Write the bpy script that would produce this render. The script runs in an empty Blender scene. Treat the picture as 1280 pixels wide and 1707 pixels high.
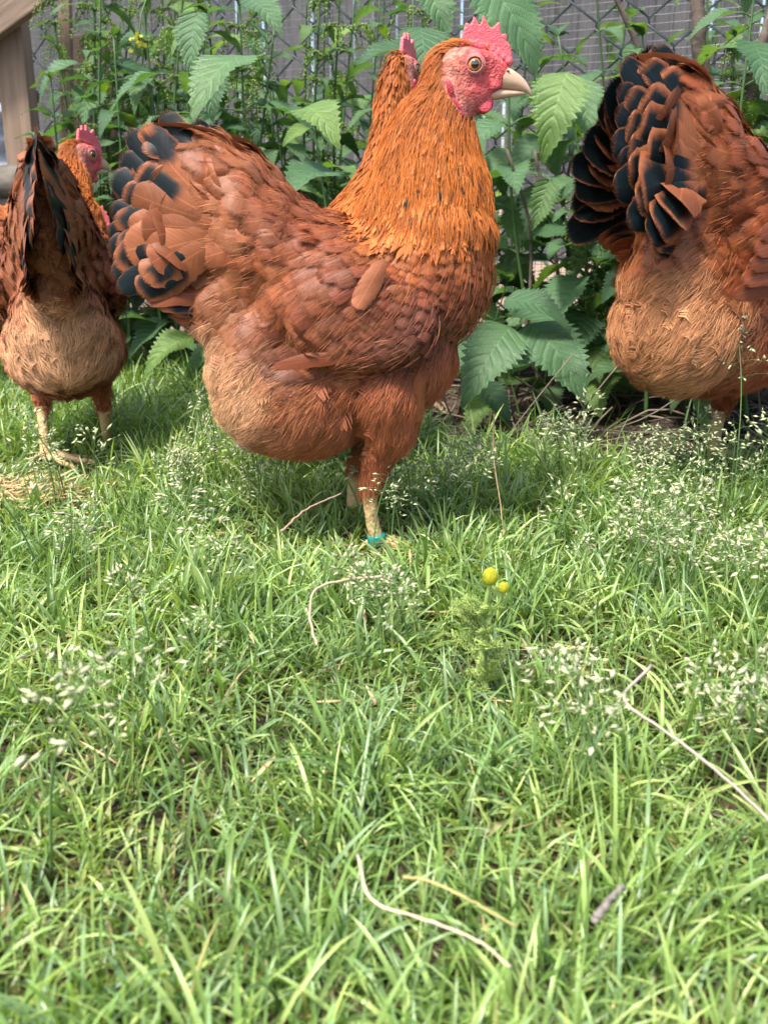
import bpy, bmesh, math, random
import numpy as np
from mathutils import Vector, Matrix, Euler
from mathutils.bvhtree import BVHTree
from mathutils.geometry import tessellate_polygon

# ------------------------------------------------------------------ camera, light, exposure
SC = bpy.context.scene
C = SC.collection
FPX, PITCH, CAMH = 1640.0, math.radians(17.7), 0.30
cam_d = bpy.data.cameras.new('camera'); cam = bpy.data.objects.new('camera', cam_d); C.objects.link(cam)
cam_d.sensor_fit = 'VERTICAL'; cam_d.sensor_height = 36.0; cam_d.lens = 36.0 * FPX / 1707.0
cam.location = (0, 0, CAMH); cam.rotation_euler = (math.radians(90) - PITCH, 0, 0)
cam_d.clip_start = 0.02; cam_d.clip_end = 400
cam_d.dof.use_dof = True; cam_d.dof.focus_distance = 0.83; cam_d.dof.aperture_fstop = 13.0
SC.camera = cam

SUN_EL, SUN_AZ = math.radians(62), math.radians(222)     # azimuth clockwise from +Y (behind the camera = 180)
world = bpy.data.worlds.new('World'); SC.world = world; world.use_nodes = True
wn = world.node_tree.nodes; wl = world.node_tree.links
sky = wn.new('ShaderNodeTexSky'); sky.sky_type = 'NISHITA'; sky.sun_disc = False
sky.sun_elevation = SUN_EL; sky.sun_rotation = SUN_AZ; sky.dust_density = 3.0; sky.air_density = 1.0
bg = wn['Background']; bg.inputs[1].default_value = 0.15
wl.new(sky.outputs[0], bg.inputs[0])
sun_d = bpy.data.lights.new('sun', 'SUN'); sun = bpy.data.objects.new('sun', sun_d); C.objects.link(sun)
sun_d.energy = 3.0; sun_d.angle = math.radians(8); sun_d.color = (1.0, 0.96, 0.90)
sdir = Vector((math.sin(SUN_AZ) * math.cos(SUN_EL), math.cos(SUN_AZ) * math.cos(SUN_EL), math.sin(SUN_EL)))
sun.rotation_euler = sdir.to_track_quat('Z', 'Y').to_euler()
SC.view_settings.view_transform = 'Standard'; SC.view_settings.look = 'None'
SC.view_settings.gamma = 1.0; SC.view_settings.use_curve_mapping = False
SC.view_settings.exposure = 1.36

rng = np.random.default_rng(7)
random.seed(7)

# ------------------------------------------------------------------ helpers
def U(px, py, Y):
    """world point on the vertical plane at distance Y seen at photo pixel (1280x1707)"""
    dx, up = px - 640.0, 853.5 - py
    y = FPX * math.cos(PITCH) + up * math.sin(PITCH)
    z = -FPX * math.sin(PITCH) + up * math.cos(PITCH)
    return Vector((dx * Y / y, Y, CAMH + z * Y / y))

def G(px, py):
    """ground point (z=0) seen at photo pixel"""
    dx, up = px - 640.0, 853.5 - py
    y = FPX * math.cos(PITCH) + up * math.sin(PITCH)
    z = -FPX * math.sin(PITCH) + up * math.cos(PITCH)
    t = -CAMH / z
    return Vector((dx * t, y * t, 0))

def unit(a): return a / (np.linalg.norm(a, axis=-1, keepdims=True) + 1e-12)

def mesh_np(name, V, quads=None, tris=None, col=None, uv=None, mat=None, smooth=True):
    me = bpy.data.meshes.new(name)
    V = np.ascontiguousarray(V, dtype=np.float32).reshape(-1, 3)
    nq = 0 if quads is None else len(quads); nt = 0 if tris is None else len(tris)
    idx = []
    if nq: idx.append(np.asarray(quads, dtype=np.int32).ravel())
    if nt: idx.append(np.asarray(tris, dtype=np.int32).ravel())
    idx = np.concatenate(idx)
    me.vertices.add(len(V)); me.vertices.foreach_set('co', V.ravel())
    me.loops.add(len(idx)); me.loops.foreach_set('vertex_index', idx)
    me.polygons.add(nq + nt)
    st = np.concatenate([np.arange(nq) * 4, nq * 4 + np.arange(nt) * 3]).astype(np.int32)
    me.polygons.foreach_set('loop_start', st)
    me.update(calc_edges=True)
    if smooth: me.polygons.foreach_set('use_smooth', np.ones(nq + nt, dtype=bool))
    if col is not None:
        a = me.attributes.new('Col', 'FLOAT_COLOR', 'POINT')
        c4 = np.ones((len(V), 4), dtype=np.float32); c4[:, :3] = np.asarray(col).reshape(-1, 3)
        a.data.foreach_set('color', c4.ravel())
    if uv is not None:
        u = me.uv_layers.new(name='UVMap')
        u.data.foreach_set('uv', np.asarray(uv, dtype=np.float32).reshape(-1, 2)[idx].ravel())
    if mat: me.materials.append(mat)
    return me

def obj(name, me, parent=None, **props):
    o = bpy.data.objects.new(name, me); C.objects.link(o)
    if parent is not None: o.parent = parent
    for k, v in props.items(): o[k] = v
    return o

def thing(name, label, cat, loc=(0, 0, 0), rz=0.0, group=None, scale=1.0):
    o = obj(name, None); o.location = loc; o.rotation_euler = (0, 0, rz); o.scale = (scale,) * 3
    o['label'] = label; o['category'] = cat
    if group: o['group'] = group
    o.empty_display_size = 0.02
    return o

def tag(o, label, cat, group=None):
    o['label'] = label; o['category'] = cat
    if group: o['group'] = group
    return o

def tube_np(pts, rad, n=6, cap=True):
    """returns V, quads, tris for a tube along pts with radii"""
    P = np.asarray(pts, float); R = np.broadcast_to(np.asarray(rad, float), (len(P),))
    T = unit(np.gradient(P, axis=0))
    ref = np.array([0.0, 0.0, 1.0]) if abs(T[0][2]) < 0.9 else np.array([1.0, 0.0, 0.0])
    B = []; b = unit(np.cross(T[0], ref))
    for t in T:
        b = b - t * np.dot(b, t); b = unit(b); B.append(b)
    B = np.array(B); N = np.cross(T, B)
    a = np.linspace(0, 2 * np.pi, n, endpoint=False)
    V = P[:, None] + R[:, None, None] * (np.cos(a)[None, :, None] * B[:, None] + np.sin(a)[None, :, None] * N[:, None])
    m = len(P); V = V.reshape(-1, 3)
    i = np.arange(m - 1)[:, None] * n; j = np.arange(n)[None]; j2 = (j + 1) % n
    Q = np.stack([i + j, i + j2, i + n + j2, i + n + j], -1).reshape(-1, 4)
    tr = np.zeros((0, 3), int)
    if cap:
        V = np.vstack([V, P[0], P[-1]])
        jj = np.arange(n); jn = (jj + 1) % n
        tr = np.vstack([np.stack([np.full(n, m * n), jn, jj], -1),
                        np.stack([np.full(n, m * n + 1), (m - 1) * n + jj, (m - 1) * n + jn], -1)])
    return V, Q, tr

class Acc:
    """collects pieces into one mesh"""
    def __init__(s): s.V = []; s.Q = []; s.T = []; s.C = []; s.UV = []; s.n = 0
    def add(s, V, Q=None, T=None, col=None, uv=None):
        V = np.asarray(V, float).reshape(-1, 3)
        if Q is not None and len(Q): s.Q.append(np.asarray(Q) + s.n)
        if T is not None and len(T): s.T.append(np.asarray(T) + s.n)
        s.V.append(V); s.n += len(V)
        c = np.ones((len(V), 3)) if col is None else np.broadcast_to(np.asarray(col, float).reshape(-1, 3) if np.ndim(col) > 1 else np.asarray(col, float), (len(V), 3))
        s.C.append(c)
        s.UV.append(np.zeros((len(V), 2)) if uv is None else np.asarray(uv, float).reshape(-1, 2))
        return s
    def tube(s, pts, rad, n=6, col=None, cap=True):
        V, Q, T = tube_np(pts, rad, n, cap); return s.add(V, Q, T, col)
    def mesh(s, name, mat, smooth=True):
        return mesh_np(name, np.vstack(s.V), np.vstack(s.Q) if s.Q else None, np.vstack(s.T) if s.T else None,
                       np.vstack(s.C), np.vstack(s.UV), mat, smooth)

def bez(pts, n):
    """Catmull-Rom resample"""
    P = np.asarray(pts, float)
    P = np.vstack([2 * P[0] - P[1], P, 2 * P[-1] - P[-2]])
    m = len(P) - 3; u = np.linspace(0, m - 1e-6, n); i = u.astype(int); f = (u - i)[:, None]
    a, b, c, d = P[i], P[i + 1], P[i + 2], P[i + 3]
    return 0.5 * ((2 * b) + (c - a) * f + (2 * a - 5 * b + 4 * c - d) * f ** 2 + (3 * b - a - 3 * c + d) * f ** 3)

def box_bm(bm, cx, cy, cz, sx, sy, sz, rot=None, bevel=0.0):
    r = bmesh.ops.create_cube(bm, size=1.0)
    M = Matrix.Translation((cx, cy, cz)) @ (rot.to_4x4() if rot else Matrix.Identity(4)) @ Matrix.Diagonal((sx, sy, sz, 1))
    bmesh.ops.transform(bm, matrix=M, verts=r['verts'])
    if bevel:
        es = list({e for v in r['verts'] for e in v.link_edges})
        bmesh.ops.bevel(bm, geom=es, offset=bevel, segments=2, affect='EDGES', profile=0.6)

def bm_mesh(name, bm, mat, smooth=False):
    me = bpy.data.meshes.new(name); bm.to_mesh(me); bm.free()
    if mat: me.materials.append(mat)
    if smooth: me.polygons.foreach_set('use_smooth', np.ones(len(me.polygons), dtype=bool))
    return me

# ------------------------------------------------------------------ materials
def mat_base(name):
    m = bpy.data.materials.new(name); m.use_nodes = True
    nt = m.node_tree; return m, nt, nt.nodes, nt.links, nt.nodes['Principled BSDF']

def nmath(nt, op, a, b=None):
    n = nt.nodes.new('ShaderNodeMath'); n.operation = op
    for i, v in enumerate((a, b)):
        if v is None: continue
        if isinstance(v, (int, float)): n.inputs[i].default_value = v
        else: nt.links.new(v, n.inputs[i])
    return n.outputs[0]

def nmix(nt, fac, a, b, mode='MIX'):
    n = nt.nodes.new('ShaderNodeMix'); n.data_type = 'RGBA'; n.blend_type = mode
    for s, v in ((n.inputs[0], fac), (n.inputs[6], a), (n.inputs[7], b)):
        if isinstance(v, (int, float)): s.default_value = v
        elif isinstance(v, tuple): s.default_value = (*v, 1) if len(v) == 3 else v
        else: nt.links.new(v, s)
    return n.outputs[2]

def nnoise(nt, vec, scale, detail=3, rough=0.55):
    n = nt.nodes.new('ShaderNodeTexNoise'); n.inputs['Scale'].default_value = scale
    n.inputs['Detail'].default_value = detail; n.inputs['Roughness'].default_value = rough
    if vec is not None: nt.links.new(vec, n.inputs['Vector'])
    return n

def nramp(nt, fac, stops):
    n = nt.nodes.new('ShaderNodeValToRGB'); e = n.color_ramp.elements
    while len(e) < len(stops): e.new(0.5)
    for i, (p, c) in enumerate(stops): e[i].position = p; e[i].color = (*c, 1)
    nt.links.new(fac, n.inputs[0]); return n.outputs[0]

def nbump(nt, h, strength, dist, bsdf):
    b = nt.nodes.new('ShaderNodeBump'); b.inputs['Strength'].default_value = strength; b.inputs['Distance'].default_value = dist
    nt.links.new(h, b.inputs['Height']); nt.links.new(b.outputs[0], bsdf.inputs['Normal']); return b

def nattr(nt, name):
    n = nt.nodes.new('ShaderNodeAttribute'); n.attribute_name = name; return n.outputs['Color']

def ncoord(nt, which='Object'):
    return nt.nodes.new('ShaderNodeTexCoord').outputs[which]

def mat_feather(name, rough=0.5, spec=0.3, sheen=0.1, freq=34.0, fray=0.0, soft=0.07):
    m, nt, N, Lk, b = mat_base(name)
    uv = N.new('ShaderNodeUVMap'); sep = N.new('ShaderNodeSeparateXYZ'); Lk.new(uv.outputs[0], sep.inputs[0])
    s_abs = nmath(nt, 'ABSOLUTE', sep.outputs[0])
    q = nmath(nt, 'SUBTRACT', nmath(nt, 'MULTIPLY', sep.outputs[1], freq), nmath(nt, 'MULTIPLY', s_abs, freq * 0.22))
    cb = N.new('ShaderNodeCombineXYZ'); Lk.new(q, cb.inputs[0]); Lk.new(nmath(nt, 'MULTIPLY', sep.outputs[0], 0.9), cb.inputs[1])
    nz = nnoise(nt, cb.outputs[0], 1.0, 3, 0.6)
    nb = nnoise(nt, ncoord(nt), 55, 2)
    v = nmath(nt, 'ADD', nmath(nt, 'MULTIPLY', nz.outputs[0], 0.9), nmath(nt, 'MULTIPLY', nb.outputs[0], 0.5))
    sc = nmath(nt, 'ADD', v, 0.30)
    cc = N.new('ShaderNodeCombineColor'); [Lk.new(sc, cc.inputs[i]) for i in range(3)]
    colr = nmix(nt, 1.0, nattr(nt, 'Col'), cc.outputs[0], 'MULTIPLY')
    # pale shaft on the midline
    shaft = nmath(nt, 'LESS_THAN', s_abs, 0.035)
    colr = nmix(nt, nmath(nt, 'MULTIPLY', shaft, 0.45), colr, nmix(nt, 1.0, colr, (1.9, 1.9, 1.9), 'MULTIPLY'))
    Lk.new(colr, b.inputs['Base Color'])
    b.inputs['Roughness'].default_value = rough; b.inputs['Specular IOR Level'].default_value = spec
    b.inputs['Sheen Weight'].default_value = sheen; b.inputs['Sheen Roughness'].default_value = 0.4
    nbump(nt, nz.outputs[0], 0.35, 0.0006, b)
    tr = N.new('ShaderNodeBsdfTranslucent'); Lk.new(colr, tr.inputs[0])
    mx = N.new('ShaderNodeMixShader'); mx.inputs[0].default_value = 0.12
    Lk.new(b.outputs[0], mx.inputs[1]); Lk.new(tr.outputs[0], mx.inputs[2])
    if fray:   # barbs part from each other towards the rim of the vane
        cb2 = N.new('ShaderNodeCombineXYZ'); Lk.new(nmath(nt, 'MULTIPLY', q, 1.6), cb2.inputs[0]); Lk.new(nmath(nt, 'MULTIPLY', sep.outputs[0], 0.5), cb2.inputs[1])
        n2 = nnoise(nt, cb2.outputs[0], 1.0, 2, 0.6)
        e = nmath(nt, 'MAXIMUM', s_abs, nmath(nt, 'POWER', sep.outputs[1], 1.6))
        al = nmath(nt, 'DIVIDE', nmath(nt, 'SUBTRACT', nmath(nt, 'SUBTRACT', 1.04, e), nmath(nt, 'MULTIPLY', n2.outputs[0], fray)), soft)
        cl = N.new('ShaderNodeClamp'); Lk.new(al, cl.inputs[0])
        tp = N.new('ShaderNodeBsdfTransparent'); m2 = N.new('ShaderNodeMixShader')
        Lk.new(cl.outputs[0], m2.inputs[0]); Lk.new(tp.outputs[0], m2.inputs[1]); Lk.new(mx.outputs[0], m2.inputs[2]); mx = m2
    Lk.new(mx.outputs[0], N['Material Output'].inputs[0])
    return m

def mat_plant(name, spec=0.4, rough=0.42, trans=0.3, veins=False, hue_var=0.0):
    m, nt, N, Lk, b = mat_base(name)
    col = nattr(nt, 'Col')
    nz = nnoise(nt, ncoord(nt), 60, 3)
    f = nmath(nt, 'ADD', nmath(nt, 'MULTIPLY', nz.outputs[0], 0.5), 0.75)
    cc = N.new('ShaderNodeCombineColor'); [Lk.new(f, cc.inputs[i]) for i in range(3)]
    col = nmix(nt, 1.0, col, cc.outputs[0], 'MULTIPLY')
    if hue_var:
        oi = N.new('ShaderNodeObjectInfo')
        tint = nramp(nt, oi.outputs['Random'], [(0, (0.55, 0.68, 0.58)), (0.4, (0.85, 0.92, 0.85)), (0.75, (1.1, 1.08, 0.9)), (0.92, (1.3, 1.2, 0.7)), (1.0, (1.9, 1.6, 0.6))])
        col = nmix(nt, 1.0, col, tint, 'MULTIPLY')
    if veins:
        uv = N.new('ShaderNodeUVMap'); sep = N.new('ShaderNodeSeparateXYZ'); Lk.new(uv.outputs[0], sep.inputs[0])
        sa = nmath(nt, 'ABSOLUTE', sep.outputs[0])
        q = nmath(nt, 'SUBTRACT', nmath(nt, 'MULTIPLY', sep.outputs[1], 8.0), nmath(nt, 'MULTIPLY', sa, 2.0))
        tri = nmath(nt, 'ABSOLUTE', nmath(nt, 'SUBTRACT', nmath(nt, 'FRACT', q), 0.5))
        lat = nmath(nt, 'LESS_THAN', tri, 0.055); mid = nmath(nt, 'LESS_THAN', sa, 0.035)
        vein = nmath(nt, 'MAXIMUM', lat, mid)
        q2 = nmath(nt, 'SUBTRACT', nmath(nt, 'MULTIPLY', sep.outputs[1], 34.0), nmath(nt, 'MULTIPLY', sa, -9.0))
        net = nmath(nt, 'ABSOLUTE', nmath(nt, 'SUBTRACT', nmath(nt, 'FRACT', q2), 0.5))
        col = nmix(nt, nmath(nt, 'MULTIPLY', vein, 0.35), col, nmix(nt, 1.0, col, (1.9, 1.7, 1.6), 'MULTIPLY'))
        h = nmath(nt, 'ADD', nmath(nt, 'MINIMUM', nmath(nt, 'MULTIPLY', tri, 3.0), 0.8), nmath(nt, 'MULTIPLY', net, 0.5))
        h = nmath(nt, 'ADD', h, nmath(nt, 'MULTIPLY', nz.outputs[0], 0.5))
        nbump(nt, h, 0.8, 0.0012, b)
    Lk.new(col, b.inputs['Base Color'])
    b.inputs['Roughness'].default_value = rough; b.inputs['Specular IOR Level'].default_value = spec
    tr = N.new('ShaderNodeBsdfTranslucent')
    Lk.new(nmix(nt, 1.0, col, (1.5, 1.6, 0.55), 'MULTIPLY'), tr.inputs[0])
    mx = N.new('ShaderNodeMixShader'); mx.inputs[0].default_value = trans
    Lk.new(b.outputs[0], mx.inputs[1]); Lk.new(tr.outputs[0], mx.inputs[2]); Lk.new(mx.outputs[0], N['Material Output'].inputs[0])
    return m

def mat_skin(name, c1, c2, scale=300, bump=0.5, rough=0.5, sss=0.15, attr=False):
    m, nt, N, Lk, b = mat_base(name)
    nz = nnoise(nt, ncoord(nt), scale, 3)
    vo = N.new('ShaderNodeTexVoronoi'); vo.inputs['Scale'].default_value = scale * 2.2; Lk.new(ncoord(nt), vo.inputs['Vector'])
    base = nmix(nt, nz.outputs[0], c1, c2)
    if attr: base = nmix(nt, 1.0, nattr(nt, 'Col'), nramp(nt, nz.outputs[0], [(0.3, (0.7, 0.6, 0.6)), (0.5, (1.0, 0.9, 0.9)), (0.7, (1.3, 1.5, 1.45))]), 'MULTIPLY')
    Lk.new(base, b.inputs['Base Color'])
    b.inputs['Roughness'].default_value = rough; b.inputs['Specular IOR Level'].default_value = 0.4
    b.inputs['Subsurface Weight'].default_value = sss; b.inputs['Subsurface Radius'].default_value = (1.0, 0.3, 0.2)
    b.inputs['Subsurface Scale'].default_value = 0.002
    h = nmath(nt, 'ADD', nz.outputs[0], nmath(nt, 'MULTIPLY', vo.outputs['Distance'], -0.8))
    n3 = nnoise(nt, ncoord(nt), scale * 0.45, 2)
    h = nmath(nt, 'ADD', h, nmath(nt, 'MULTIPLY', nmath(nt, 'ABSOLUTE', nmath(nt, 'SUBTRACT', n3.outputs[0], 0.5)), 4.0))
    nbump(nt, h, bump, 0.0008, b)
    return m

def mat_simple(name, col, rough=0.5, spec=0.5, metal=0.0, nscale=0, var=0.3, bump=0.0, coat=0.0):
    m, nt, N, Lk, b = mat_base(name)
    b.inputs['Roughness'].default_value = rough; b.inputs['Specular IOR Level'].default_value = spec
    b.inputs['Metallic'].default_value = metal; b.inputs['Coat Weight'].default_value = coat
    b.inputs['Base Color'].default_value = (*col, 1)
    if nscale:
        nz = nnoise(nt, ncoord(nt), nscale, 5)
        lo = tuple(c * (1 - var) for c in col); hi = tuple(min(1, c * (1 + var)) for c in col)
        Lk.new(nramp(nt, nz.outputs[0], [(0.3, lo), (0.7, hi)]), b.inputs['Base Color'])
        if bump: nbump(nt, nz.outputs[0], bump, 0.004, b)
    return m

def mat_wood(name, c1, c2, axis='Z', scale=1.0):
    m, nt, N, Lk, b = mat_base(name)
    mp = N.new('ShaderNodeMapping'); Lk.new(ncoord(nt), mp.inputs[0])
    s = [90 * scale] * 3; s['XYZ'.index(axis)] = 5 * scale; mp.inputs['Scale'].default_value = s
    oi = N.new('ShaderNodeObjectInfo')
    nz = nnoise(nt, mp.outputs[0], 1.0, 5, 0.65); n2 = nnoise(nt, ncoord(nt), 9, 4)
    f = nmath(nt, 'ADD', nmath(nt, 'MULTIPLY', nz.outputs[0], 0.75), nmath(nt, 'MULTIPLY', n2.outputs[0], 0.3))
    c = nramp(nt, f, [(0.36, c1), (0.68, c2)])
    tint = nramp(nt, oi.outputs['Random'], [(0, (0.7, 0.7, 0.72)), (1, (1.2, 1.18, 1.15))])
    Lk.new(nmix(nt, 1.0, c, tint, 'MULTIPLY'), b.inputs['Base Color']); b.inputs['Roughness'].default_value = 0.75
    nbump(nt, nz.outputs[0], 0.5, 0.003, b)
    return m

M_FEATHER = mat_feather('feather_strand', 0.55, 0.16, 0.0, 10.0)
M_SOFT = mat_feather('feather_soft', 0.46, 0.22, 0.0, 38.0, 0.42, 0.22)
M_VANE = mat_feather('feather_large', 0.42, 0.14, 0.0, 46.0, 0.16)
SC.cycles.transparent_max_bounces = 14
M_DOWN = mat_skin('under_plumage', (0.2, 0.06, 0.02), (0.2, 0.06, 0.02), 240, 0.9, 0.9, 0.0, attr=True)
M_DOWN.node_tree.nodes['Principled BSDF'].inputs['Specular IOR Level'].default_value = 0.25
M_COMB = mat_skin('comb_skin', (0.50, 0.050, 0.070), (0.66, 0.16, 0.18), 520, 0.45, 0.42, 0.2)
M_WATTLE = mat_skin('wattle_skin', (0.42, 0.03, 0.05), (0.56, 0.08, 0.10), 300, 0.5, 0.4, 0.2)
M_BEAK = mat_skin('beak_horn', (0.42, 0.24, 0.14), (0.66, 0.47, 0.33), 110, 0.12, 0.36, 0.15)
M_LEG = mat_skin('leg_scales', (0.36, 0.22, 0.09), (0.62, 0.44, 0.22), 140, 0.9, 0.45, 0.1)
M_IRIS = mat_simple('eye_amber', (0.42, 0.20, 0.05), 0.06, 0.8, 0, 900, 0.35, 0, 1.0)
M_PUPIL = mat_simple('eye_pupil', (0.004, 0.004, 0.004), 0.04, 0.9, 0, 0, 0, 0, 1.0)
M_LID = mat_skin('eyelid_skin', (0.36, 0.10, 0.09), (0.50, 0.20, 0.18), 500, 0.4, 0.45, 0.1)
M_BAND = mat_simple('leg_band_plastic', (0.0, 0.20, 0.17), 0.35, 0.5)
M_GRASS = mat_plant('grass_blade', 0.55, 0.34, 0.34)
M_SEED = mat_plant('grass_seed', 0.3, 0.5, 0.2)
M_LEAF = mat_plant('leaf_green', 0.42, 0.45, 0.32, veins=True, hue_var=1.0)
M_STEM = mat_plant('plant_stem', 0.35, 0.5, 0.05)
M_FLOWER = mat_plant('catkin_green', 0.2, 0.6, 0.25)
M_DRY = mat_plant('dry_stalk', 0.2, 0.6, 0.08)

# ------------------------------------------------------------------ ground
def ground_h(x, y):
    x = np.asarray(x, float); y = np.asarray(y, float)
    fade = np.clip((y - 0.15) / 0.2, 0, 1) * np.clip((3.0 - y) / 1.0, 0, 1)
    return fade * (0.006 * np.sin(x * 9 + 1.3) * np.cos(y * 7.1) + 0.004 * np.sin(x * 21 + y * 17)) \
        + 0.02 * np.clip((y - 1.25) / 0.5, 0, 1) * np.clip((x + 0.1) / 0.3, 0, 1) * np.clip((3.2 - y), 0, 1)

def build_ground():
    a = np.concatenate([-np.geomspace(60, 1.3, 14), np.linspace(-1.2, 1.2, 90), np.geomspace(1.3, 60, 14)])
    b = np.concatenate([np.linspace(-1.5, 0.1, 8), np.linspace(0.14, 2.4, 90), np.geomspace(2.6, 120, 18)])
    X, Y = np.meshgrid(a, b)
    Z = ground_h(X, Y)
    m = (Y > 1.0) & (X > -0.05) & (Y < 2.4) & (X < 1.2)
    Z = Z + m * rng.normal(0, 0.0022, Z.shape)
    V = np.stack([X, Y, Z], -1).reshape(-1, 3); w = len(a)
    i = np.arange(len(b) - 1)[:, None] * w + np.arange(w - 1)[None]
    Q = np.stack([i, i + 1, i + w + 1, i + w], -1).reshape(-1, 4)
    m_, nt, N, Lk, bs = mat_base('ground_soil')
    co = ncoord(nt)
    n1 = nnoise(nt, co, 9, 6, 0.65); n2 = nnoise(nt, co, 160, 4, 0.7); n3 = nnoise(nt, co, 1.1, 2)
    soil = nramp(nt, n1.outputs[0], [(0.3, (0.032, 0.022, 0.016)), (0.55, (0.075, 0.052, 0.038)), (0.75, (0.13, 0.098, 0.075))])
    dry = nramp(nt, n1.outputs[0], [(0.3, (0.22, 0.155, 0.115)), (0.7, (0.38, 0.28, 0.215))])
    sp = N.new('ShaderNodeSeparateXYZ'); Lk.new(co, sp.inputs[0])
    far = nmath(nt, 'MULTIPLY', nmath(nt, 'SUBTRACT', sp.outputs[1], 1.75), 2.0)
    fn = N.new('ShaderNodeClamp'); Lk.new(far, fn.inputs[0])
    c = nmix(nt, fn.outputs[0], soil, dry)
    c = nmix(nt, 0.55, c, nmix(nt, 1.0, c, nramp(nt, n2.outputs[0], [(0.35, (0.5, 0.5, 0.5)), (0.65, (1.6, 1.55, 1.5))]), 'MULTIPLY'))
    Lk.new(c, bs.inputs['Base Color']); bs.inputs['Roughness'].default_value = 0.95
    bs.inputs['Specular IOR Level'].default_value = 0.2
    h = nmath(nt, 'ADD', n1.outputs[0], n2.outputs[0]); nbump(nt, h, 0.9, 0.006, bs)
    obj('ground', mesh_np('ground', V, Q, mat=m_), kind='structure')
build_ground()

# ------------------------------------------------------------------ background: timber, sheet metal, board wall, fence
M_TIMBER = mat_wood('timber_new', (0.17, 0.11, 0.072), (0.32, 0.225, 0.15), 'Z')
M_TIMBER_X = mat_wood('timber_brace', (0.24, 0.165, 0.115), (0.42, 0.31, 0.225), 'X')
M_GREYWOOD = mat_wood('weathered_board', (0.035, 0.034, 0.034), (0.10, 0.10, 0.10), 'Z')
M_DARKWOOD = mat_wood('dark_board', (0.055, 0.034, 0.022), (0.12, 0.075, 0.05), 'Z')
M_GALV = mat_simple('galvanised_sheet', (0.62, 0.66, 0.72), 0.38, 0.5, 0.35, 14, 0.12)
M_WIRE = mat_simple('wire_coating', (0.018, 0.030, 0.028), 0.4, 0.5)
M_GALVWIRE = mat_simple('galvanised_wire', (0.20, 0.20, 0.20), 0.4, 0.5, 0.6)
M_BARK = mat_simple('bark', (0.10, 0.078, 0.06), 0.9, 0.2, 0, 60, 0.5, 0.8)
M_LOG = mat_simple('old_log', (0.12, 0.105, 0.085), 0.9, 0.2, 0, 30, 0.45, 0.8)

def slab(name, p0, p1, width, thick, mat, parent=None, out=Vector((0, -1, 0)), bevel=0.003):
    """timber from p0 to p1, wide side facing out"""
    p0, p1 = Vector(p0), Vector(p1); d = p1 - p0; L = d.length; z = d.normalized()
    x = out.cross(z).normalized(); y = z.cross(x)
    R = Matrix((x, y, z)).transposed()
    bm = bmesh.new(); box_bm(bm, 0, 0, 0, width, thick, L, None, bevel)
    o = obj(name, bm_mesh(name, bm, mat), parent)
    o.matrix_world = Matrix.Translation((p0 + p1) / 2) @ R.to_4x4()
    if parent is not None: o.matrix_local = parent.matrix_world.inverted() @ o.matrix_world
    return o

def build_timber():
    Y = 1.95
    gb = U(45, 330, Y)
    t = thing('timber_gate_frame', 'pale timber fence post with a diagonal brace meeting it at top left corner', 'post', (0, 0, 0))
    top, bot = U(0, -140, Y), U(46, 300, Y); bot2 = bot + (bot - top) * 0.75; bot2.z = -0.02
    slab('post', bot2, top, 0.052, 0.05, M_TIMBER, t)
    slab('brace', U(-140, 118, Y - 0.05), U(120, -72, Y - 0.05), 0.072, 0.03, M_TIMBER, t)
    # dark plank behind the nettles
    slab('plank', U(158, 420, 2.1), U(150, 60, 2.1), 0.10, 0.024, M_DARKWOOD)
    tag(bpy.data.objects['plank'], 'dark brown upright plank standing behind the leafy plants beside the post', 'plank')
    slab('stake', U(118, 460, 2.05), U(108, -60, 2.05), 0.022, 0.022, M_TIMBER)
    tag(bpy.data.objects['stake'], 'thin pale wooden stake behind the leaves right of the post', 'stake')
    # corrugated sheet
    x0 = U(-330, 220, 2.3).x; x1 = U(40, 220, 2.3).x; z0, z1 = U(0, 300, 2.3).z, U(0, 168, 2.3).z
    n = 60; zz = np.linspace(z0, z1, n); yy = 2.3 + 0.012 * np.cos((zz - z0) / (z1 - z0) * np.pi * 2 * 3.0)
    V = np.vstack([np.stack([np.full(n, x), yy, zz], -1) for x in (x0, x1)] + [np.stack([np.full(n, x), yy + 0.002, zz], -1) for x in (x0, x1)])
    i = np.arange(n - 1)
    Q = np.vstack([np.stack([i, n + i, n + i + 1, i + 1], -1), np.stack([2 * n + i, 2 * n + i + 1, 3 * n + i + 1, 3 * n + i], -1),
                   np.stack([n + i, 3 * n + i, 3 * n + i + 1, n + i + 1], -1)])
    tag(obj('metal_sheet', mesh_np('metal_sheet', V, Q, mat=M_GALV)), 'pale corrugated metal sheet between the post and left edge', 'metal sheet')
    slab('rail', U(-300, 160, 2.26), U(62, 160, 2.26), 0.024, 0.03, M_DARKWOOD)
    tag(bpy.data.objects['rail'], 'dark wooden rail along the top of the corrugated sheet', 'rail')
    a = Acc(); p0, p1 = U(-260, 300, 1.75), U(62, 305, 1.75)
    pts = np.linspace(np.array(p0), np.array(p1), 14)
    r = 0.028 + 0.003 * np.sin(np.arange(14) * 1.7) + rng.normal(0, 0.001, 14)
    a.tube(pts, r, 14)
    lg = tag(obj('log', a.mesh('log', M_LOG)), 'weathered grey log lying below the corrugated sheet', 'log')
    a = Acc(); 
    for k in (-240, 20):
        a = Acc(); q = U(k, 330, 1.75); a.tube([(q.x, 1.76, -0.01), (q.x, 1.76, p0.z - 0.03)], 0.025, 8)
        obj('log_support', a.mesh('log_support', M_LOG), lg)
build_timber()

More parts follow.
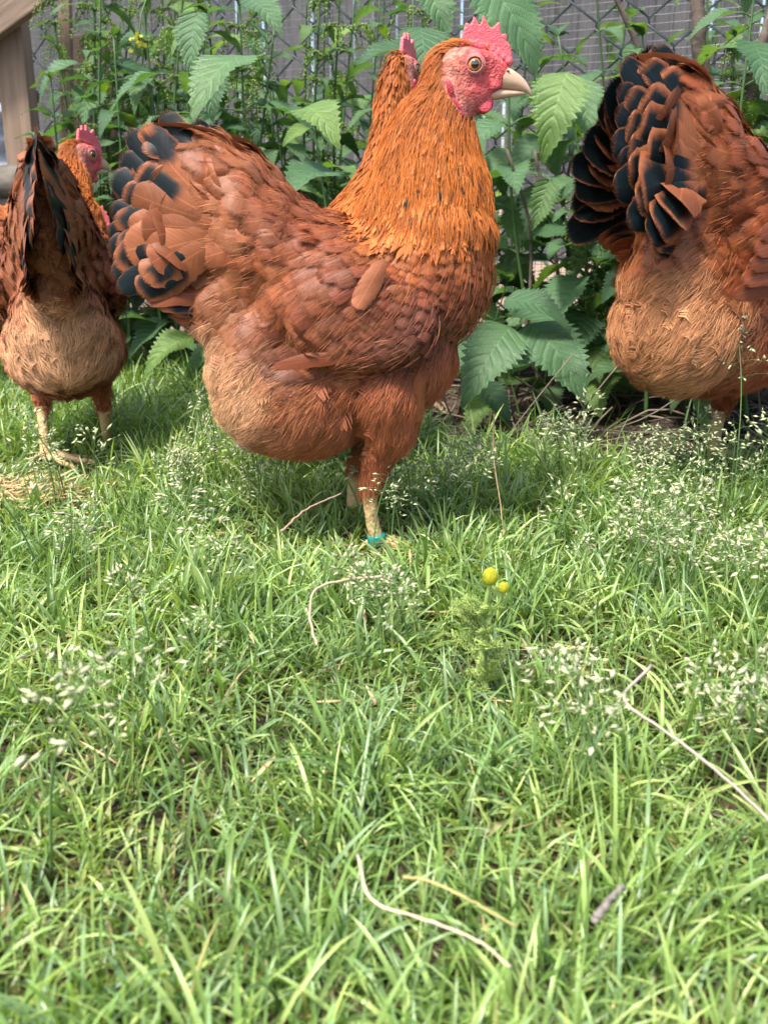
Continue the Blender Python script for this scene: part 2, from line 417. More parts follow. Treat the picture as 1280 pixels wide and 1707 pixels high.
def build_boards():
    t = thing('board_wall', 'weathered grey upright board wall of the coop beyond the wire fence', 'wall', (0, 5.0, 0))
    x = -3.2; k = 0; r = random.Random(5)
    while x < 3.6:
        w = r.uniform(0.07, 0.12); gap = r.uniform(0.001, 0.003) if r.random() < .8 else r.uniform(.006, .014)
        h = r.uniform(1.75, 1.95)
        bm = bmesh.new(); box_bm(bm, 0, 0, h / 2 + 0.04, w, 0.02, h, None, 0.002)
        o = obj('board', bm_mesh('board', bm, M_GREYWOOD), t)
        o.location = (x + w / 2, r.uniform(-0.006, 0.006), 0)
        x += w + gap
    for z in (0.35, 1.3):
        bm = bmesh.new(); box_bm(bm, 0.2, 0.06, z, 7.0, 0.05, 0.09, None, 0.003)
        obj('rail', bm_mesh('rail', bm, M_DARKWOOD), t)
build_boards()

F0, F1 = Vector((0.98, 1.32, 0)), Vector((-1.15, 2.62, 0))   # chain link fence line, right to left
FD = (F1 - F0).normalized(); FN = Vector((FD.y, -FD.x, 0))
if FN.y > 0: FN = -FN
FL = (F1 - F0).length

def build_fence():
    t = thing('chain_link_fence', 'dark green chain link fence with diamond mesh running behind the nettles', 'fence', F0)
    p = 0.084; nlev = 26
    n = int(FL / (p / 2)) - 1
    for j in range(n):
        pts = []
        for k in range(nlev + 1):
            s = (-1) ** (k + j)
            for e in (-0.12, 0.12):
                u = (j + 0.5) * p / 2 + s * (p / 4 + 0.002) - s * abs(e) * p * 0.12
                z = 0.01 + (k + e) * p / 2 + 0.003
                d = FD * u + FN * (0.0025 * (1 if e < 0 else -1) * s)
                pts.append((d.x, d.y, z))
        a = Acc(); a.tube(pts, 0.0019, 5)
        obj('wire', a.mesh('wire', M_WIRE), t)
    for u in (0.02, FL - 0.02):
        a = Acc(); d = FD * u - FN * 0.02
        a.tube([(d.x, d.y, -0.02), (d.x, d.y, 1.25)], 0.019, 10)
        obj('post', a.mesh('post', M_WIRE), t)
    # welded mesh pinned behind
    a = Acc(); s = 0.0125; off = -FN * 0.05
    def strip(p0, p1, r):
        a.tube([p0, p1], r, 3, cap=False)
    for k in range(int(FL / s)):
        d = FD * (k * s) + off; strip((d.x, d.y, 0.0), (d.x, d.y, 0.95), 0.00055)
    for k in range(int(0.95 / s)):
        d0 = off; d1 = FD * FL + off; z = k * s
        strip((d0.x, d0.y, z), (d1.x, d1.y, z), 0.00055)
    w = obj('welded_mesh', a.mesh('welded_mesh', M_GALVWIRE), None)
    w.location = F0
    tag(w, 'fine galvanised square wire mesh pinned behind the chain link fence', 'wire mesh')
build_fence()

# ------------------------------------------------------------------ nettles and other leafy plants
def leaf_mesh(name, seed, curl=0.35, fold=0.25, width=0.30, teeth=15, cs=1.0):
    """serrated nettle leaf, unit length along +X, width along Y"""
    r = np.random.default_rng(seed); rows = teeth * 2 + 1
    t = np.linspace(0, 1, rows); sc = np.array([-1, -0.55, 0, 0.55, 1.0])
    w = width * np.power(np.sin(np.pi * np.power(np.clip(t, 0, 1), 0.62)), 0.85) * (1 - 0.25 * t)
    w[0] = 0.012; w[-1] = 0.004
    ph = r.uniform(0, 6.28, 4)
    V = np.zeros((rows, 5, 3)); UV = np.zeros((rows, 5, 2))
    for i in range(rows):
        tooth = 1.13 if i % 2 else 0.90
        for j, s in enumerate(sc):
            ww = w[i] * (tooth if abs(s) == 1 else 1.0) * s
            tt = t[i] + (0.022 if (abs(s) == 1 and i % 2) else 0) - 0.0
            ruff = 0.016 * math.sin(t[i] * 15 + ph[0] + s * 2) * abs(s) + 0.02 * math.sin(t[i] * 7 + ph[1]) * s * s
            z = fold * abs(ww) - curl * t[i] ** 2 * 0.5 + ruff + 0.10 * math.sin(t[i] * 2.6) 
            V[i, j] = (tt * math.cos(curl * 0.35 * t[i]), ww, z); UV[i, j] = (s, t[i])
    ii = np.arange(rows - 1)[:, None] * 5 + np.arange(4)[None]
    Q = np.stack([ii, ii + 5, ii + 6, ii + 1], -1).reshape(-1, 4)
    base = np.array([0.088, 0.165, 0.076]) * cs
    col = np.broadcast_to(base, (rows * 5, 3)) * r.uniform(0.9, 1.1, (rows * 5, 1))
    return mesh_np(name, V, Q, col=col, uv=UV, mat=M_LEAF)

LEAVES = [leaf_mesh('leaf', 20 + k, curl=c, fold=f, width=w) for k, (c, f, w) in enumerate(
    [(0.35, 0.25, 0.30), (0.7, 0.15, 0.33), (0.15, 0.45, 0.27), (0.95, 0.3, 0.29), (0.5, 0.05, 0.36), (0.25, 0.35, 0.24)])]
NARROW = [leaf_mesh('leaf', 40 + k, curl=c, fold=f, width=0.19, teeth=11, cs=0.85) for k, (c, f) in enumerate([(0.3, 0.4), (0.6, 0.2)])]

def aim(o, pos, d, up, L):
    x = Vector(d).normalized(); y = Vector(up).cross(x)
    if y.length < 1e-3: y = Vector((0, 1, 0)).cross(x)
    y.normalize(); z = x.cross(y)
    R = Matrix((x, y, z)).transposed().to_4x4()
    o.matrix_local = Matrix.Translation(pos) @ R @ Matrix.Scale(L, 4)

def catkin_mesh(seed):
    r = np.random.default_rng(seed); a = Acc()
    for br in range(5):
        az = r.uniform(0, 6.28); L = r.uniform(0.02, 0.045)
        pts = bez([(0, 0, 0), (math.cos(az) * L * .5, math.sin(az) * L * .5, 0.003), (math.cos(az) * L * .8, math.sin(az) * L * .8, -L * .7)], 9)
        a.tube(pts, 0.0004, 3, (0.12, 0.2, 0.06))
        for p in pts[1:]:
            for q in range(4):
                c = p + r.normal(0, 0.0013, 3); s = r.uniform(0.0008, 0.0016)
                V = c + s * np.array([(1, 0, 0), (-1, 0, 0), (0, 1, 0), (0, -1, 0), (0, 0, 1), (0, 0, -1)])
                T = [(0, 2, 4), (2, 1, 4), (1, 3, 4), (3, 0, 4), (2, 0, 5), (1, 2, 5), (3, 1, 5), (0, 3, 5)]
                a.add(V, None, T, np.array((0.22, 0.30, 0.09)) * r.uniform(0.7, 1.3))
    return a.mesh('flower_cluster', M_FLOWER)
CATKINS = [catkin_mesh(s) for s in range(3)]

def nettle(base, top, nodes, leaf_len, label, seed, leaves=LEAVES, start=0.12, flowers=False, group=None, name='nettle_plant', cat='nettle', bow=0.03, droop=0.35, pet=0.25):
    r = random.Random(seed); base = Vector(base); top = Vector(top)
    base.z = float(ground_h(base.x, base.y)) - 0.003
    t = thing(name, label, cat, base, 0, group)
    d = top - base
    mid = d * 0.5 + Vector((r.uniform(-bow, bow), r.uniform(-bow, bow), 0))
    P = bez([(0, 0, 0), mid, d], 16)
    H = d.length
    a = Acc(); a.tube(P, np.linspace(0.0030, 0.0011, 16) * (0.6 + H), 6, (0.06, 0.12, 0.035))
    az = r.uniform(0, 3.14); pets = Acc()
    for k in range(nodes):
        f = start + (1 - start) * (k + 0.5) / nodes
        i = min(14, int(f * 15)); p = Vector(P[i] + (P[i + 1] - P[i]) * (f * 15 - i))
        az += math.pi / 2 + r.uniform(-0.3, 0.3)
        size = leaf_len * (1.0 if f < 0.75 else 1.0 - 2.4 * (f - 0.75)) * r.uniform(0.8, 1.15)
        for sgn in (0, math.pi):
            if r.random() < 0.06: continue
            aa = az + sgn + r.uniform(-0.25, 0.25)
            out = Vector((math.cos(aa), math.sin(aa), r.uniform(0.15, 0.6)))
            pl = size * pet * r.uniform(0.7, 1.2)
            q = p + out.normalized() * pl
            pets.tube([p, p + out.normalized() * pl * 0.6 + Vector((0, 0, 0.002)), q], 0.0009 * (0.6 + size * 5), 4, (0.07, 0.14, 0.04))
            ld = Vector((math.cos(aa), math.sin(aa), r.uniform(-droop - 0.5, -droop + 0.45)))
            lf = obj('leaf', r.choice(leaves), t)
            upv = Vector((r.uniform(-0.35, 0.35), r.uniform(-0.55, 0.15), 1))
            aim(lf, q, ld, upv, size)
        if flowers and f > 0.35:
            for q in range(2):
                c = obj('flower_cluster', r.choice(CATKINS), t); c.location = p; c.rotation_euler = (0, 0, r.uniform(0, 6.28)); c.scale = (r.uniform(.7, 1.3),) * 3
    # growing tip
    for k in range(4):
        aa = r.uniform(0, 6.28); lf = obj('leaf', r.choice(leaves), t)
        aim(lf, d, (math.cos(aa), math.sin(aa), r.uniform(0.2, 0.9)), (0, 0, 1), leaf_len * r.uniform(0.25, 0.45))
    obj('stem', a.mesh('stem', M_STEM), t)
    if pets.V: obj('leaf_stalk', pets.mesh('leaf_stalk', M_STEM), t, kind='stuff')
    return t

def hero_leaf(t, p, q, up, mesh, twist=0):
    """a leaf from point p (base) to q (tip), in world coordinates"""
    p, q = Vector(p), Vector(q); o = obj('leaf', mesh, t)
    aim(o, p - t.location, q - p, up, (q - p).length)
    return o

def build_nettles():
    # (base px, base Y), (top px, top py), nodes, leaf length
    L = [
        # low clump between the front hen and the right hen
        ((838, 1.34), (845, 470), 5, 0.085, 'broad low nettle with big drooping leaves beside the front hen breast', False),
        ((905, 1.42), (905, 500), 4, 0.075, 'small nettle with spreading leaves on the bare soil, close to the right hen', False),
        # tall, behind the front hen head and to its right
        ((905, 1.50), (850, -60), 9, 0.100, 'tall nettle whose largest leaf hangs beside the red comb', False),
        ((960, 1.52), (930, 60), 8, 0.085, 'tall nettle with hanging leaves between front hen beak and right hen tail', False),
        ((990, 1.62), (990, -60), 9, 0.080, 'slender nettle in front of pale gap left of the right hen tail', False),
        ((1105, 1.47), (1180, -70), 9, 0.085, 'nettle with pale leaves above the back of the right hen', False),
        ((1240, 1.42), (1290, 60), 7, 0.09, 'nettle with yellowish leaves at the right edge behind the right hen', False),
        ((1000, 1.75), (1060, -90), 8, 0.075, 'nettle behind the black tail of the right hen', False),
        # middle, between both heads and the front hen tail
        ((690, 1.55), (690, -20), 8, 0.085, 'nettle with a round leaf between the two middle hen heads', True),
        ((560, 1.75), (600, -80), 8, 0.075, 'flowering nettle before the fine wire mesh behind the rear hen', True),
        ((520, 1.45), (520, 185), 7, 0.085, 'bushy nettle directly left of the rear hen neck', False),
        ((470, 1.55), (455, 150), 8, 0.07, 'nettle rising over the back of front hen', False),
        ((420, 1.50), (400, 10), 9, 0.095, 'tall nettle with bright green leaf above front hen tail', True),
        ((350, 1.48), (345, 20), 9, 0.095, 'tall nettle with a dark hanging leaf right behind front hen tail', False),
        ((300, 1.62), (310, -60), 9, 0.085, 'flowering nettle upper left with catkins above the left hen gap', True),
        ((250, 1.70), (235, -40), 9, 0.075, 'flowering nettle behind gap between left hen and front hen tail', True),
    ]
    for k, ((bx, Y), (tx, ty), n, ll, lab, fl) in enumerate(L):
        top = U(tx, ty, Y - 0.02); b = U(bx, 600, Y)
        nettle(b, top, n, ll, lab, 100 + k, flowers=fl, group='nettles growing along the fence')
    M = [((215, 1.62), (190, 60), 'narrow leaved shrub shoot with pointed leaves beside the left hen comb'),
         ((130, 1.66), (85, 130), 'narrow leaved shoot crossing the timber post'),
         ((160, 1.85), (150, -30), 'tall narrow leaved shoot beside thin wooden stake'),
         ((285, 1.58), (265, 150), 'narrow leaved shoot in the shade left of the front hen tail'),
         ((215, 1.9), (225, -70), 'tall narrow leaved shoot at top left before the dark plank')]
    for k, ((bx, Y), (tx, ty), lab) in enumerate(M):
        nettle(U(bx, 600, Y), U(tx, ty, Y), 11, 0.075, lab, 300 + k, leaves=NARROW, flowers=(k in (2, 4)), name='leafy_shoot', cat='shoot',
               group='narrow leaved shoots at the left', droop=0.1, pet=0.15)
    rr = random.Random(77); nd = -1
    ORD = 'first second third fourth fifth sixth seventh eighth ninth tenth eleventh twelfth thirteenth fourteenth fifteenth sixteenth seventeenth eighteenth nineteenth twentieth twenty-first twenty-second twenty-third twenty-fourth twenty-fifth twenty-sixth twenty-seventh twenty-eighth twenty-ninth thirtieth thirty-first thirty-second thirty-third thirty-fourth thirty-fifth thirty-sixth thirty-seventh thirty-eighth thirty-ninth fortieth'.split()
    for k in range(40):
        px = -60 + 1400 * (k + rr.uniform(.2, .8)) / 40
        f = min(1, max(0, (1200 - px) / 650)); Y = 1.42 + 0.5 * f - rr.uniform(0.02, 0.22)
        if px < 120 or (780 < px < 1080 and k % 2): continue
        nd += 1
        ty = rr.choice((-60, 0, 60, 150)) if k % 3 else rr.uniform(180, 330)
        nettle(U(px, 600, Y), U(px + rr.uniform(-40, 40), ty, Y), 13, rr.uniform(.080, .108), ORD[nd] + ' nettle from the timber post in the dense row against the chain link fence', 700 + k,
               leaves=LEAVES if k % 3 or px > 450 else NARROW, flowers=(k % 5 == 0), group='dense row of nettles at the fence')
    for k in range(16):
        px = 135 + 33 * k + rr.uniform(-12, 12); Y = 1.50 + rr.uniform(0, .25) + 0.15 * (px < 400)
        nettle(U(px, 600, Y), U(px + rr.uniform(-50, 50), rr.choice((-70, -20, 40)), Y), 15, rr.uniform(.042, .06), ORD[k] + ' small leaved shoot from the timber post, tangled among the taller nettles', 900 + k,
               leaves=LEAVES if k % 2 else NARROW, flowers=(k % 4 == 0), group='small leaved shoots before the fence', name='leafy_shoot', cat='shoot', droop=0.15)
    # far filler plants behind the fence
    for k, (px, Y, ty, lab) in enumerate([(700, 2.5, 60, 'nettle behind the wire mesh between the middle hens'),
                                          (840, 2.3, 150, 'nettle beyond the fence right of the front hen neck'),
                                          (1010, 2.2, 20, 'nettle beyond the fence over bare tan ground'),
                                          (1180, 2.1, -20, 'nettle beyond the fence behind the woody trunks'),
                                          (400, 2.7, -60, 'tall nettle beyond the fence above front hen tail'),
                                          (300, 2.6, -80, 'tall nettle beyond the fence at the upper left')]):
        nettle(U(px, 600, Y), U(px + 20, ty, Y), 11, 0.085, lab, 500 + k, group='nettles beyond the fence')
build_nettles()

def hero_leaves():
    def plant_at(label): 
        return next(o for o in bpy.data.objects if o.get('label', '') == label)
    P = plant_at('tall nettle whose largest leaf hangs beside the red comb')
    hero_leaf(P, U(800, -35, 1.12), U(912, 112, 1.08), (0.35, -0.75, 0.55), LEAVES[4])
    P2 = plant_at('tall nettle with hanging leaves between front hen beak and right hen tail')
    hero_leaf(P2, U(945, 120, 1.25), U(905, 250, 1.2), (-0.2, -0.9, 0.3), LEAVES[1])
    hero_leaf(P2, U(960, 130, 1.3), U(985, 235, 1.25), (0.2, -0.9, 0.3), LEAVES[0])
    hero_leaf(P2, U(915, 300, 1.3), U(885, 385, 1.28), (0.1, -0.9, 0.3), LEAVES[2])
    P3 = plant_at('nettle with a round leaf between the two middle hen heads')
    hero_leaf(P3, U(700, 45, 1.2), U(712, 125, 1.14), (0.1, -0.95, 0.25), LEAVES[4])
    hero_leaf(P3, U(700, -30, 1.25), U(755, 50, 1.2), (0.3, -0.8, 0.4), LEAVES[1])
    hero_leaf(P3, U(690, 88, 1.25), U(590, 112, 1.2), (0, -0.3, 1), LEAVES[2])
    P4 = plant_at('tall nettle with bright green leaf above front hen tail')
    hero_leaf(P4, U(412, 92, 1.2), U(303, 160, 1.12), (-0.2, -0.55, 0.9), LEAVES[1])
    hero_leaf(P4, U(415, 0, 1.25), U(470, 50, 1.2), (0.1, -0.5, 0.8), LEAVES[0])
    P5 = plant_at('tall nettle with a dark hanging leaf right behind front hen tail')
    hero_leaf(P5, U(350, 110, 1.3), U(352, 195, 1.27), (0, -0.95, 0.2), LEAVES[4])
    hero_leaf(P5, U(330, 20, 1.3), U(318, 130, 1.27), (-0.2, -0.95, 0.2), LEAVES[2])
    P6 = plant_at('bushy nettle directly left of the rear hen neck')
    hero_leaf(P6, U(562, 290, 1.2), U(470, 312, 1.1), (0, -0.5, 0.9), LEAVES[0])
    hero_leaf(P6, U(505, 180, 1.2), U(560, 205, 1.12), (0, -0.6, 0.8), LEAVES[1])
    P7 = plant_at('broad low nettle with big drooping leaves beside the front hen breast')
    hero_leaf(P7, U(850, 545, 1.2), U(770, 668, 1.12), (-0.1, -0.8, 0.55), LEAVES[0])
    hero_leaf(P7, U(840, 500, 1.22), U(957, 520, 1.18), (0.1, -0.5, 0.9), LEAVES[1])
    hero_leaf(P7, U(880, 540, 1.22), U(985, 655, 1.14), (0.2, -0.75, 0.6), LEAVES[4])
    hero_leaf(P7, U(800, 640, 1.25), U(850, 715, 1.2), (0.1, -0.6, 0.8), LEAVES[2])
hero_leaves()

def build_woody():
    # dark trunks and dead stems at the right
    data = [([(1190, 330), (1170, 120), (1160, -60)], 1.40, 0.012, 'dark upright trunk rising behind the right hen back'),
            ([(1190, 320), (1230, 190), (1285, 20)], 1.36, 0.0075, 'slanting grey branch leaning right above the right hen'),
            ([(1215, 330), (1255, 130), (1290, 110)], 1.42, 0.016, 'thick pale brown stump stem at the right edge'),
            ([(1010, 560), (985, 350), (1040, 120)], 1.55, 0.004, 'thin dead stem left of the right hen'),
            ([(940, 600), (925, 420), (890, 250)], 1.50, 0.0035, 'thin dead stem in front of the bare tan ground'),
            ([(985, 590), (940, 380), (955, 240)], 1.58, 0.003, 'thin bent dead stem near the hanging nettle leaves'),
            ([(870, 600), (885, 400), (845, 250)], 1.45, 0.003, 'thin green brown stem beside front hen neck'),
            ([(1105, 330), (1080, 130), (1010, -40)], 1.50, 0.005, 'thin leaning grey branch behind the black tail')]
    for k, (pp, Y, r, lab) in enumerate(data):
        pts = [np.array(U(x, y, Y)) for x, y in pp]
        pts[0] = np.array([pts[0][0], Y, max(0, pts[0][2])])
        root = np.array([pts[0][0] - 0.01, Y + 0.01, 0.0])
        P = bez([root] + pts, 22); P = P + rng.normal(0, r * 0.12, P.shape)
        a = Acc(); a.tube(P, r * np.linspace(1.1, 0.75, 22) * (1 + rng.normal(0, 0.05, 22)), 9)
        tag(obj('trunk' if r > 0.01 else 'woody_stem', a.mesh('stem', M_BARK)), lab, 'stem', 'woody stems by the fence')
    # litter of thin dead twigs below the fence
    a = Acc()
    for k in range(420):
        x = rng.uniform(0.02, 0.75); y = rng.uniform(1.08, 1.75)
        z = float(ground_h(x, y)); az = rng.uniform(0, 6.28); L = rng.uniform(0.04, 0.18); e = rng.uniform(-0.05, 0.9) if rng.random() < .5 else rng.uniform(-.05, .15)
        d = np.array([math.cos(az) * math.cos(e), math.sin(az) * math.cos(e) * .4, math.sin(e)]) * L
        p = np.array([x, y, z + 0.003]); m = p + d * .5 + rng.normal(0, .008, 3)
        a.tube(bez([p, m, p + d], 6), rng.uniform(0.0006, 0.0016), 4, np.array([0.2, 0.16, 0.12]) * rng.uniform(.4, 1.4))
    b = Acc()
    for k in range(2600):
        x = rng.uniform(0.0, 0.7); y = rng.uniform(1.06, 1.8); q = rng.uniform(.0015, .005) * (1 + 1.2 * (rng.random() < .06))
        c = np.array([x, y, float(ground_h(x, y)) + q * .3]); V = np.array([(1, 0, 0), (-1, 0, 0), (0, 1, 0), (0, -1, 0), (0, 0, 1), (0, 0, -1)]) * q * rng.uniform(.5, 1.2, (6, 1)) + c
        b.add(V, None, [(0, 2, 4), (2, 1, 4), (1, 3, 4), (3, 0, 4), (2, 0, 5), (1, 2, 5), (3, 1, 5), (0, 3, 5)], np.array((.085, .06, .045)) * rng.uniform(.4, 1.6))
    obj('soil_crumbs', b.mesh('soil_crumbs', M_DRY, False), kind='stuff')
    obj('twig_litter', a.mesh('twig_litter', M_DRY), kind='stuff')
build_woody()

# ------------------------------------------------------------------ hens
HY = 0.84                                   # distance of the plane the front hen was measured in
HB = G(612, 912); HB = Vector((U(612, 900, HY).x, HY, 0))
K = 0.0005                                  # metres per photo pixel at that distance
def LP(px, py):
    p = U(px, py, HY); return np.array([p.x - HB.x, 0.0, p.z])
def L3(px, py, y=0.0):
    p = LP(px, py); p[1] = y; return p

CH = np.array((0.200, 0.057, 0.024)); RU = np.array((0.265, 0.082, 0.032)); OR = np.array((0.44, 0.140, 0.026))
RD = np.array((0.32, 0.088, 0.022)); DK = np.array((0.115, 0.042, 0.025)); MV = np.array((0.19, 0.066, 0.042))
TN = np.array((0.46, 0.260, 0.135)); BR = np.array((0.265, 0.092, 0.038)); BF = np.array((0.265, 0.088, 0.036))
BLK = np.array((0.0055, 0.0075, 0.0080))

# flow of the plumage over the trunk, in photo pixels of the front hen: x, y, direction (right, down), length mm, half width mm, kind, colour
GUIDES = [
    (800, 420, -.15, 1, 19, 7, 'scale', RD), (770, 470, -.3, 1, 17, 6.5, 'scale', CH), (720, 450, -.45, .9, 17, 6.5, 'scale', CH),
    (690, 430, -.4, .9, 17, 6.5, 'scale', RD), (740, 520, -.55, .8, 17, 6.5, 'scale', MV), (690, 510, -.6, .8, 17, 6.5, 'scale', MV),
    (650, 480, -.6, .8, 19, 7, 'scale', CH), (700, 560, -.8, .6, 24, 8, 'scale', DK), (640, 560, -.9, .4, 24, 8, 'scale', MV),
    (780, 545, -.5, .9, 16, 6, 'scale', CH), (735, 600, -.45, .9, 20, 5, 'fluff', RU), (700, 650, -.3, 1, 22, 5, 'fluff', RU),
    (600, 440, -.8, .6, 24, 8, 'contour', CH), (560, 400, -.95, .3, 28, 8, 'contour', CH), (560, 480, -.75, .65, 34, 9, 'contour', CH),
    (560, 550, -.7, .7, 34, 9, 'contour', BR), (610, 600, -1, .1, 30, 9, 'contour', CH), (500, 370, -1, .12, 34, 10, 'contour', CH),
    (490, 440, -.9, .4, 38, 10, 'contour', RU), (480, 520, -.75, .65, 40, 10, 'contour', CH), (500, 580, -.8, .6, 32, 9, 'contour', DK),
    (440, 310, -.85, -.5, 40, 13, 'contour', BR), (430, 380, -1, -.05, 42, 14, 'contour', BR), (420, 460, -.9, .35, 42, 13, 'contour', BR),
    (410, 530, -.75, .6, 38, 11, 'contour', BR), (370, 260, -.85, -.45, 46, 15, 'contour', BF), (350, 340, -1, 0.0, 48, 16, 'contour', BF),
    (340, 430, -.95, .3, 46, 15, 'contour', BF), (330, 510, -.8, .6, 36, 9, 'contour', BR), (300, 250, -.9, -.4, 40, 13, 'contour', BF),
    (370, 580, -.65, .7, 22, 5, 'fluff', TN), (350, 560, -.75, .5, 22, 5, 'fluff', TN), (360, 640, -.75, .5, 20, 5, 'fluff', TN),
    (430, 640, -.7, .6, 22, 5, 'fluff', TN), (400, 710, -.75, .5, 20, 5, 'fluff', TN), (480, 740, -.85, .35, 20, 5, 'fluff', BR),
    (500, 650, -.75, .6, 26, 6, 'fluff', BR), (570, 650, -.6, .75, 28, 6, 'fluff', RU), (540, 720, -.75, .5, 24, 5, 'fluff', RU),
    (640, 640, -.45, .9, 28, 6, 'fluff', RU), (650, 710, -.2, 1, 22, 5, 'fluff', RU), (600, 760, -.4, .9, 18, 4, 'fluff', RU),
    (640, 770, -.05, 1, 15, 3.5, 'fluff', CH), (620, 805, 0, 1, 10, 2.5, 'fluff', RU),
]

def tmpl_barbs(nb, slant, prof, seed, jit=0.1, wspan=1.6, curve=1.15):
    r = np.random.default_rng(seed); V = []; Q = []; n = 0
    for side in (-1, 1):
        for i in range(nb):
            tb = (i + 0.15) / nb * 0.94
            reach = prof(tb) * (1 + r.normal(0, jit)); tt = tb + slant * (1 - tb) * (1 + r.normal(0, jit)) + 0.03
            dt = wspan / nb * 0.5; nn = r.normal(0, jit * 0.5); off = r.normal(0, jit * 0.05)
            for u in (0, 0.55, 1.0):
                tc = tb + (tt - tb) * u ** curve + off * u; hw = dt * (1 - 0.62 * u * u)
                V.append((tc - hw, side * reach * u, nn * u)); V.append((tc + hw, side * reach * u, nn * u + 0.02))
            for k in (0, 2):
                Q.append((n + k, n + k + 2, n + k + 3, n + k + 1) if side > 0 else (n + k, n + k + 1, n + k + 3, n + k + 2))
            n += 6
    for k in range(4):
        t = k / 3; V += [(t, -0.035 * (1 - t * .7), 0.05), (t, 0.035 * (1 - t * .7), 0.05)]
        if k < 3: Q.append((n + 2 * k, n + 2 * k + 1, n + 2 * k + 3, n + 2 * k + 2))
    return np.array(V, float), np.array(Q)

def tmpl_vane(rows, cols, seed, tip=0.5, rag=0.04):
    r = np.random.default_rng(seed)
    t = np.linspace(0, 1, rows) ** 0.85; s = np.linspace(-1, 1, cols)
    w = np.where(t < tip, (0.55 + 0.45 * np.sin(t / tip * np.pi / 2)) * (0.25 + 0.75 * np.clip(t / 0.18, 0, 1)), np.sqrt(np.clip(1 - ((t - tip) / (1 - tip)) ** 2.2, 0, 1)))
    V = np.zeros((rows, cols, 3))
    for i in range(rows):
        V[i, :, 0] = t[i] - 0.02 * s ** 2; V[i, :, 1] = s * max(w[i], 0.03)
        V[i, :, 1] *= np.where(np.abs(s) > 0.8, 1 + r.normal(0, rag, cols), 1)
    ii = np.arange(rows - 1)[:, None] * cols + np.arange(cols - 1)[None]
    Q = np.stack([ii, ii + 1, ii + cols + 1, ii + cols], -1).reshape(-1, 4)
    return V.reshape(-1, 3), Q

def tmpl_soft(rows, cols, seed):
    V, Q = tmpl_vane(rows, cols, seed, 0.5, 0.03)
    return V, Q
def tmpl_lance(rows, seed):
    r = np.random.default_rng(seed); t = np.linspace(0, 1, rows)
    w = np.where(t < .35, .55 + .45 * t / .35, np.clip(1 - ((t - .35) / .65) ** 1.8, 0.03, 1)) * (1 + r.normal(0, .05, rows))
    V = np.array([[(a - .03 * q * q, q * b, .10 * (1 - q * q)) for q in (-1, 0, 1)] for a, b in zip(t, w)]).reshape(-1, 3)
    i = np.arange(rows - 1)[:, None] * 3 + np.arange(2)[None]
    return V, np.stack([i, i + 1, i + 4, i + 3], -1).reshape(-1, 4)
def prof_round(t): return 0.55 + 0.45 * math.sin(min(1, t * 1.6) * math.pi / 2) if t < 0.72 else math.sqrt(max(0.02, 1 - ((t - 0.72) / 0.30) ** 2))
def prof_lance(t): return (0.55 + 0.45 * min(1, t * 3)) * (1 - max(0, t - 0.3) / 0.75) + 0.04
def prof_fluff(t): return 0.75 + 0.25 * math.sin(t * 3.1)

TM = {
    'hackle': [tmpl_barbs(8, 0.50, prof_lance, 60 + k, 0.20, 1.25) for k in range(4)] + [tmpl_lance(8, 65 + k) for k in range(4)],
    'contour': [tmpl_vane(9, 5, 70 + k, 0.5, 0.03) for k in range(6)],
    'fluff': [tmpl_barbs(11, 0.40, prof_fluff, 80 + k, 0.22, 0.75) for k in range(6)],
    'scale': [tmpl_vane(6, 5, 90 + k, 0.55, 0.05) for k in range(4)],
}
def norm_s(V):
    s = V[:, 1].copy(); t = V[:, 0]
    for k in range(len(V)):
        m = np.abs(t - t[k]) < 0.05; s[k] = V[k, 1] / max(np.abs(V[m, 1]).max(), 0.05)
    return np.clip(s, -1, 1)
TMS = {k: [norm_s(v) if k in ('contour', 'scale') else v[:, 1] for v, q in L] for k, L in TM.items()}
BIGV = [tmpl_vane(22, 11, 95 + k, 0.62, 0.035) for k in range(5)]
SPACING = {'hackle': 0.0029, 'scale': 0.0058, 'contour': 0.0100, 'fluff': 0.0062}

def snoise(P, f, seed):
    r = np.random.default_rng(seed); out = 0
    for k in range(5):
        d = r.normal(0, 1, 3); d /= np.linalg.norm(d); out = out + np.sin(P @ d * f * r.uniform(0.6, 1.6) + r.uniform(0, 6.28))
    return out / 2.2

def ell(bm, c, r, rot=None, sub=3):
    M = Matrix.Translation(c) @ (rot.to_4x4() if rot else Matrix.Identity(4)) @ Matrix.Diagonal((*r, 1))
    bmesh.ops.create_icosphere(bm, subdivisions=sub, radius=1.0, matrix=M)

def chain(bm, pts, steps=6, lat=1.0):
    P = bez([p[:3] for p in pts], len(pts) * steps); R = np.interp(np.linspace(0, 1, len(pts) * steps), np.linspace(0, 1, len(pts)), [p[3] for p in pts])
    for p, r in zip(P, R): ell(bm, p, (r, r * lat, r), None, 2)

def remesh(bm, voxel, smooth, name):
    me = bpy.data.meshes.new(name); bm.to_mesh(me); bm.free()
    o = bpy.data.objects.new(name, me); C.objects.link(o)
    m = o.modifiers.new('r', 'REMESH'); m.mode = 'VOXEL'; m.voxel_size = voxel; m.use_smooth_shade = True
    s = o.modifiers.new('s', 'SMOOTH'); s.iterations = smooth; s.factor = 0.5
    dg = bpy.context.evaluated_depsgraph_get(); out = bpy.data.meshes.new_from_object(o.evaluated_get(dg))
    bpy.data.objects.remove(o); bpy.data.meshes.remove(me); out.name = name
    return out

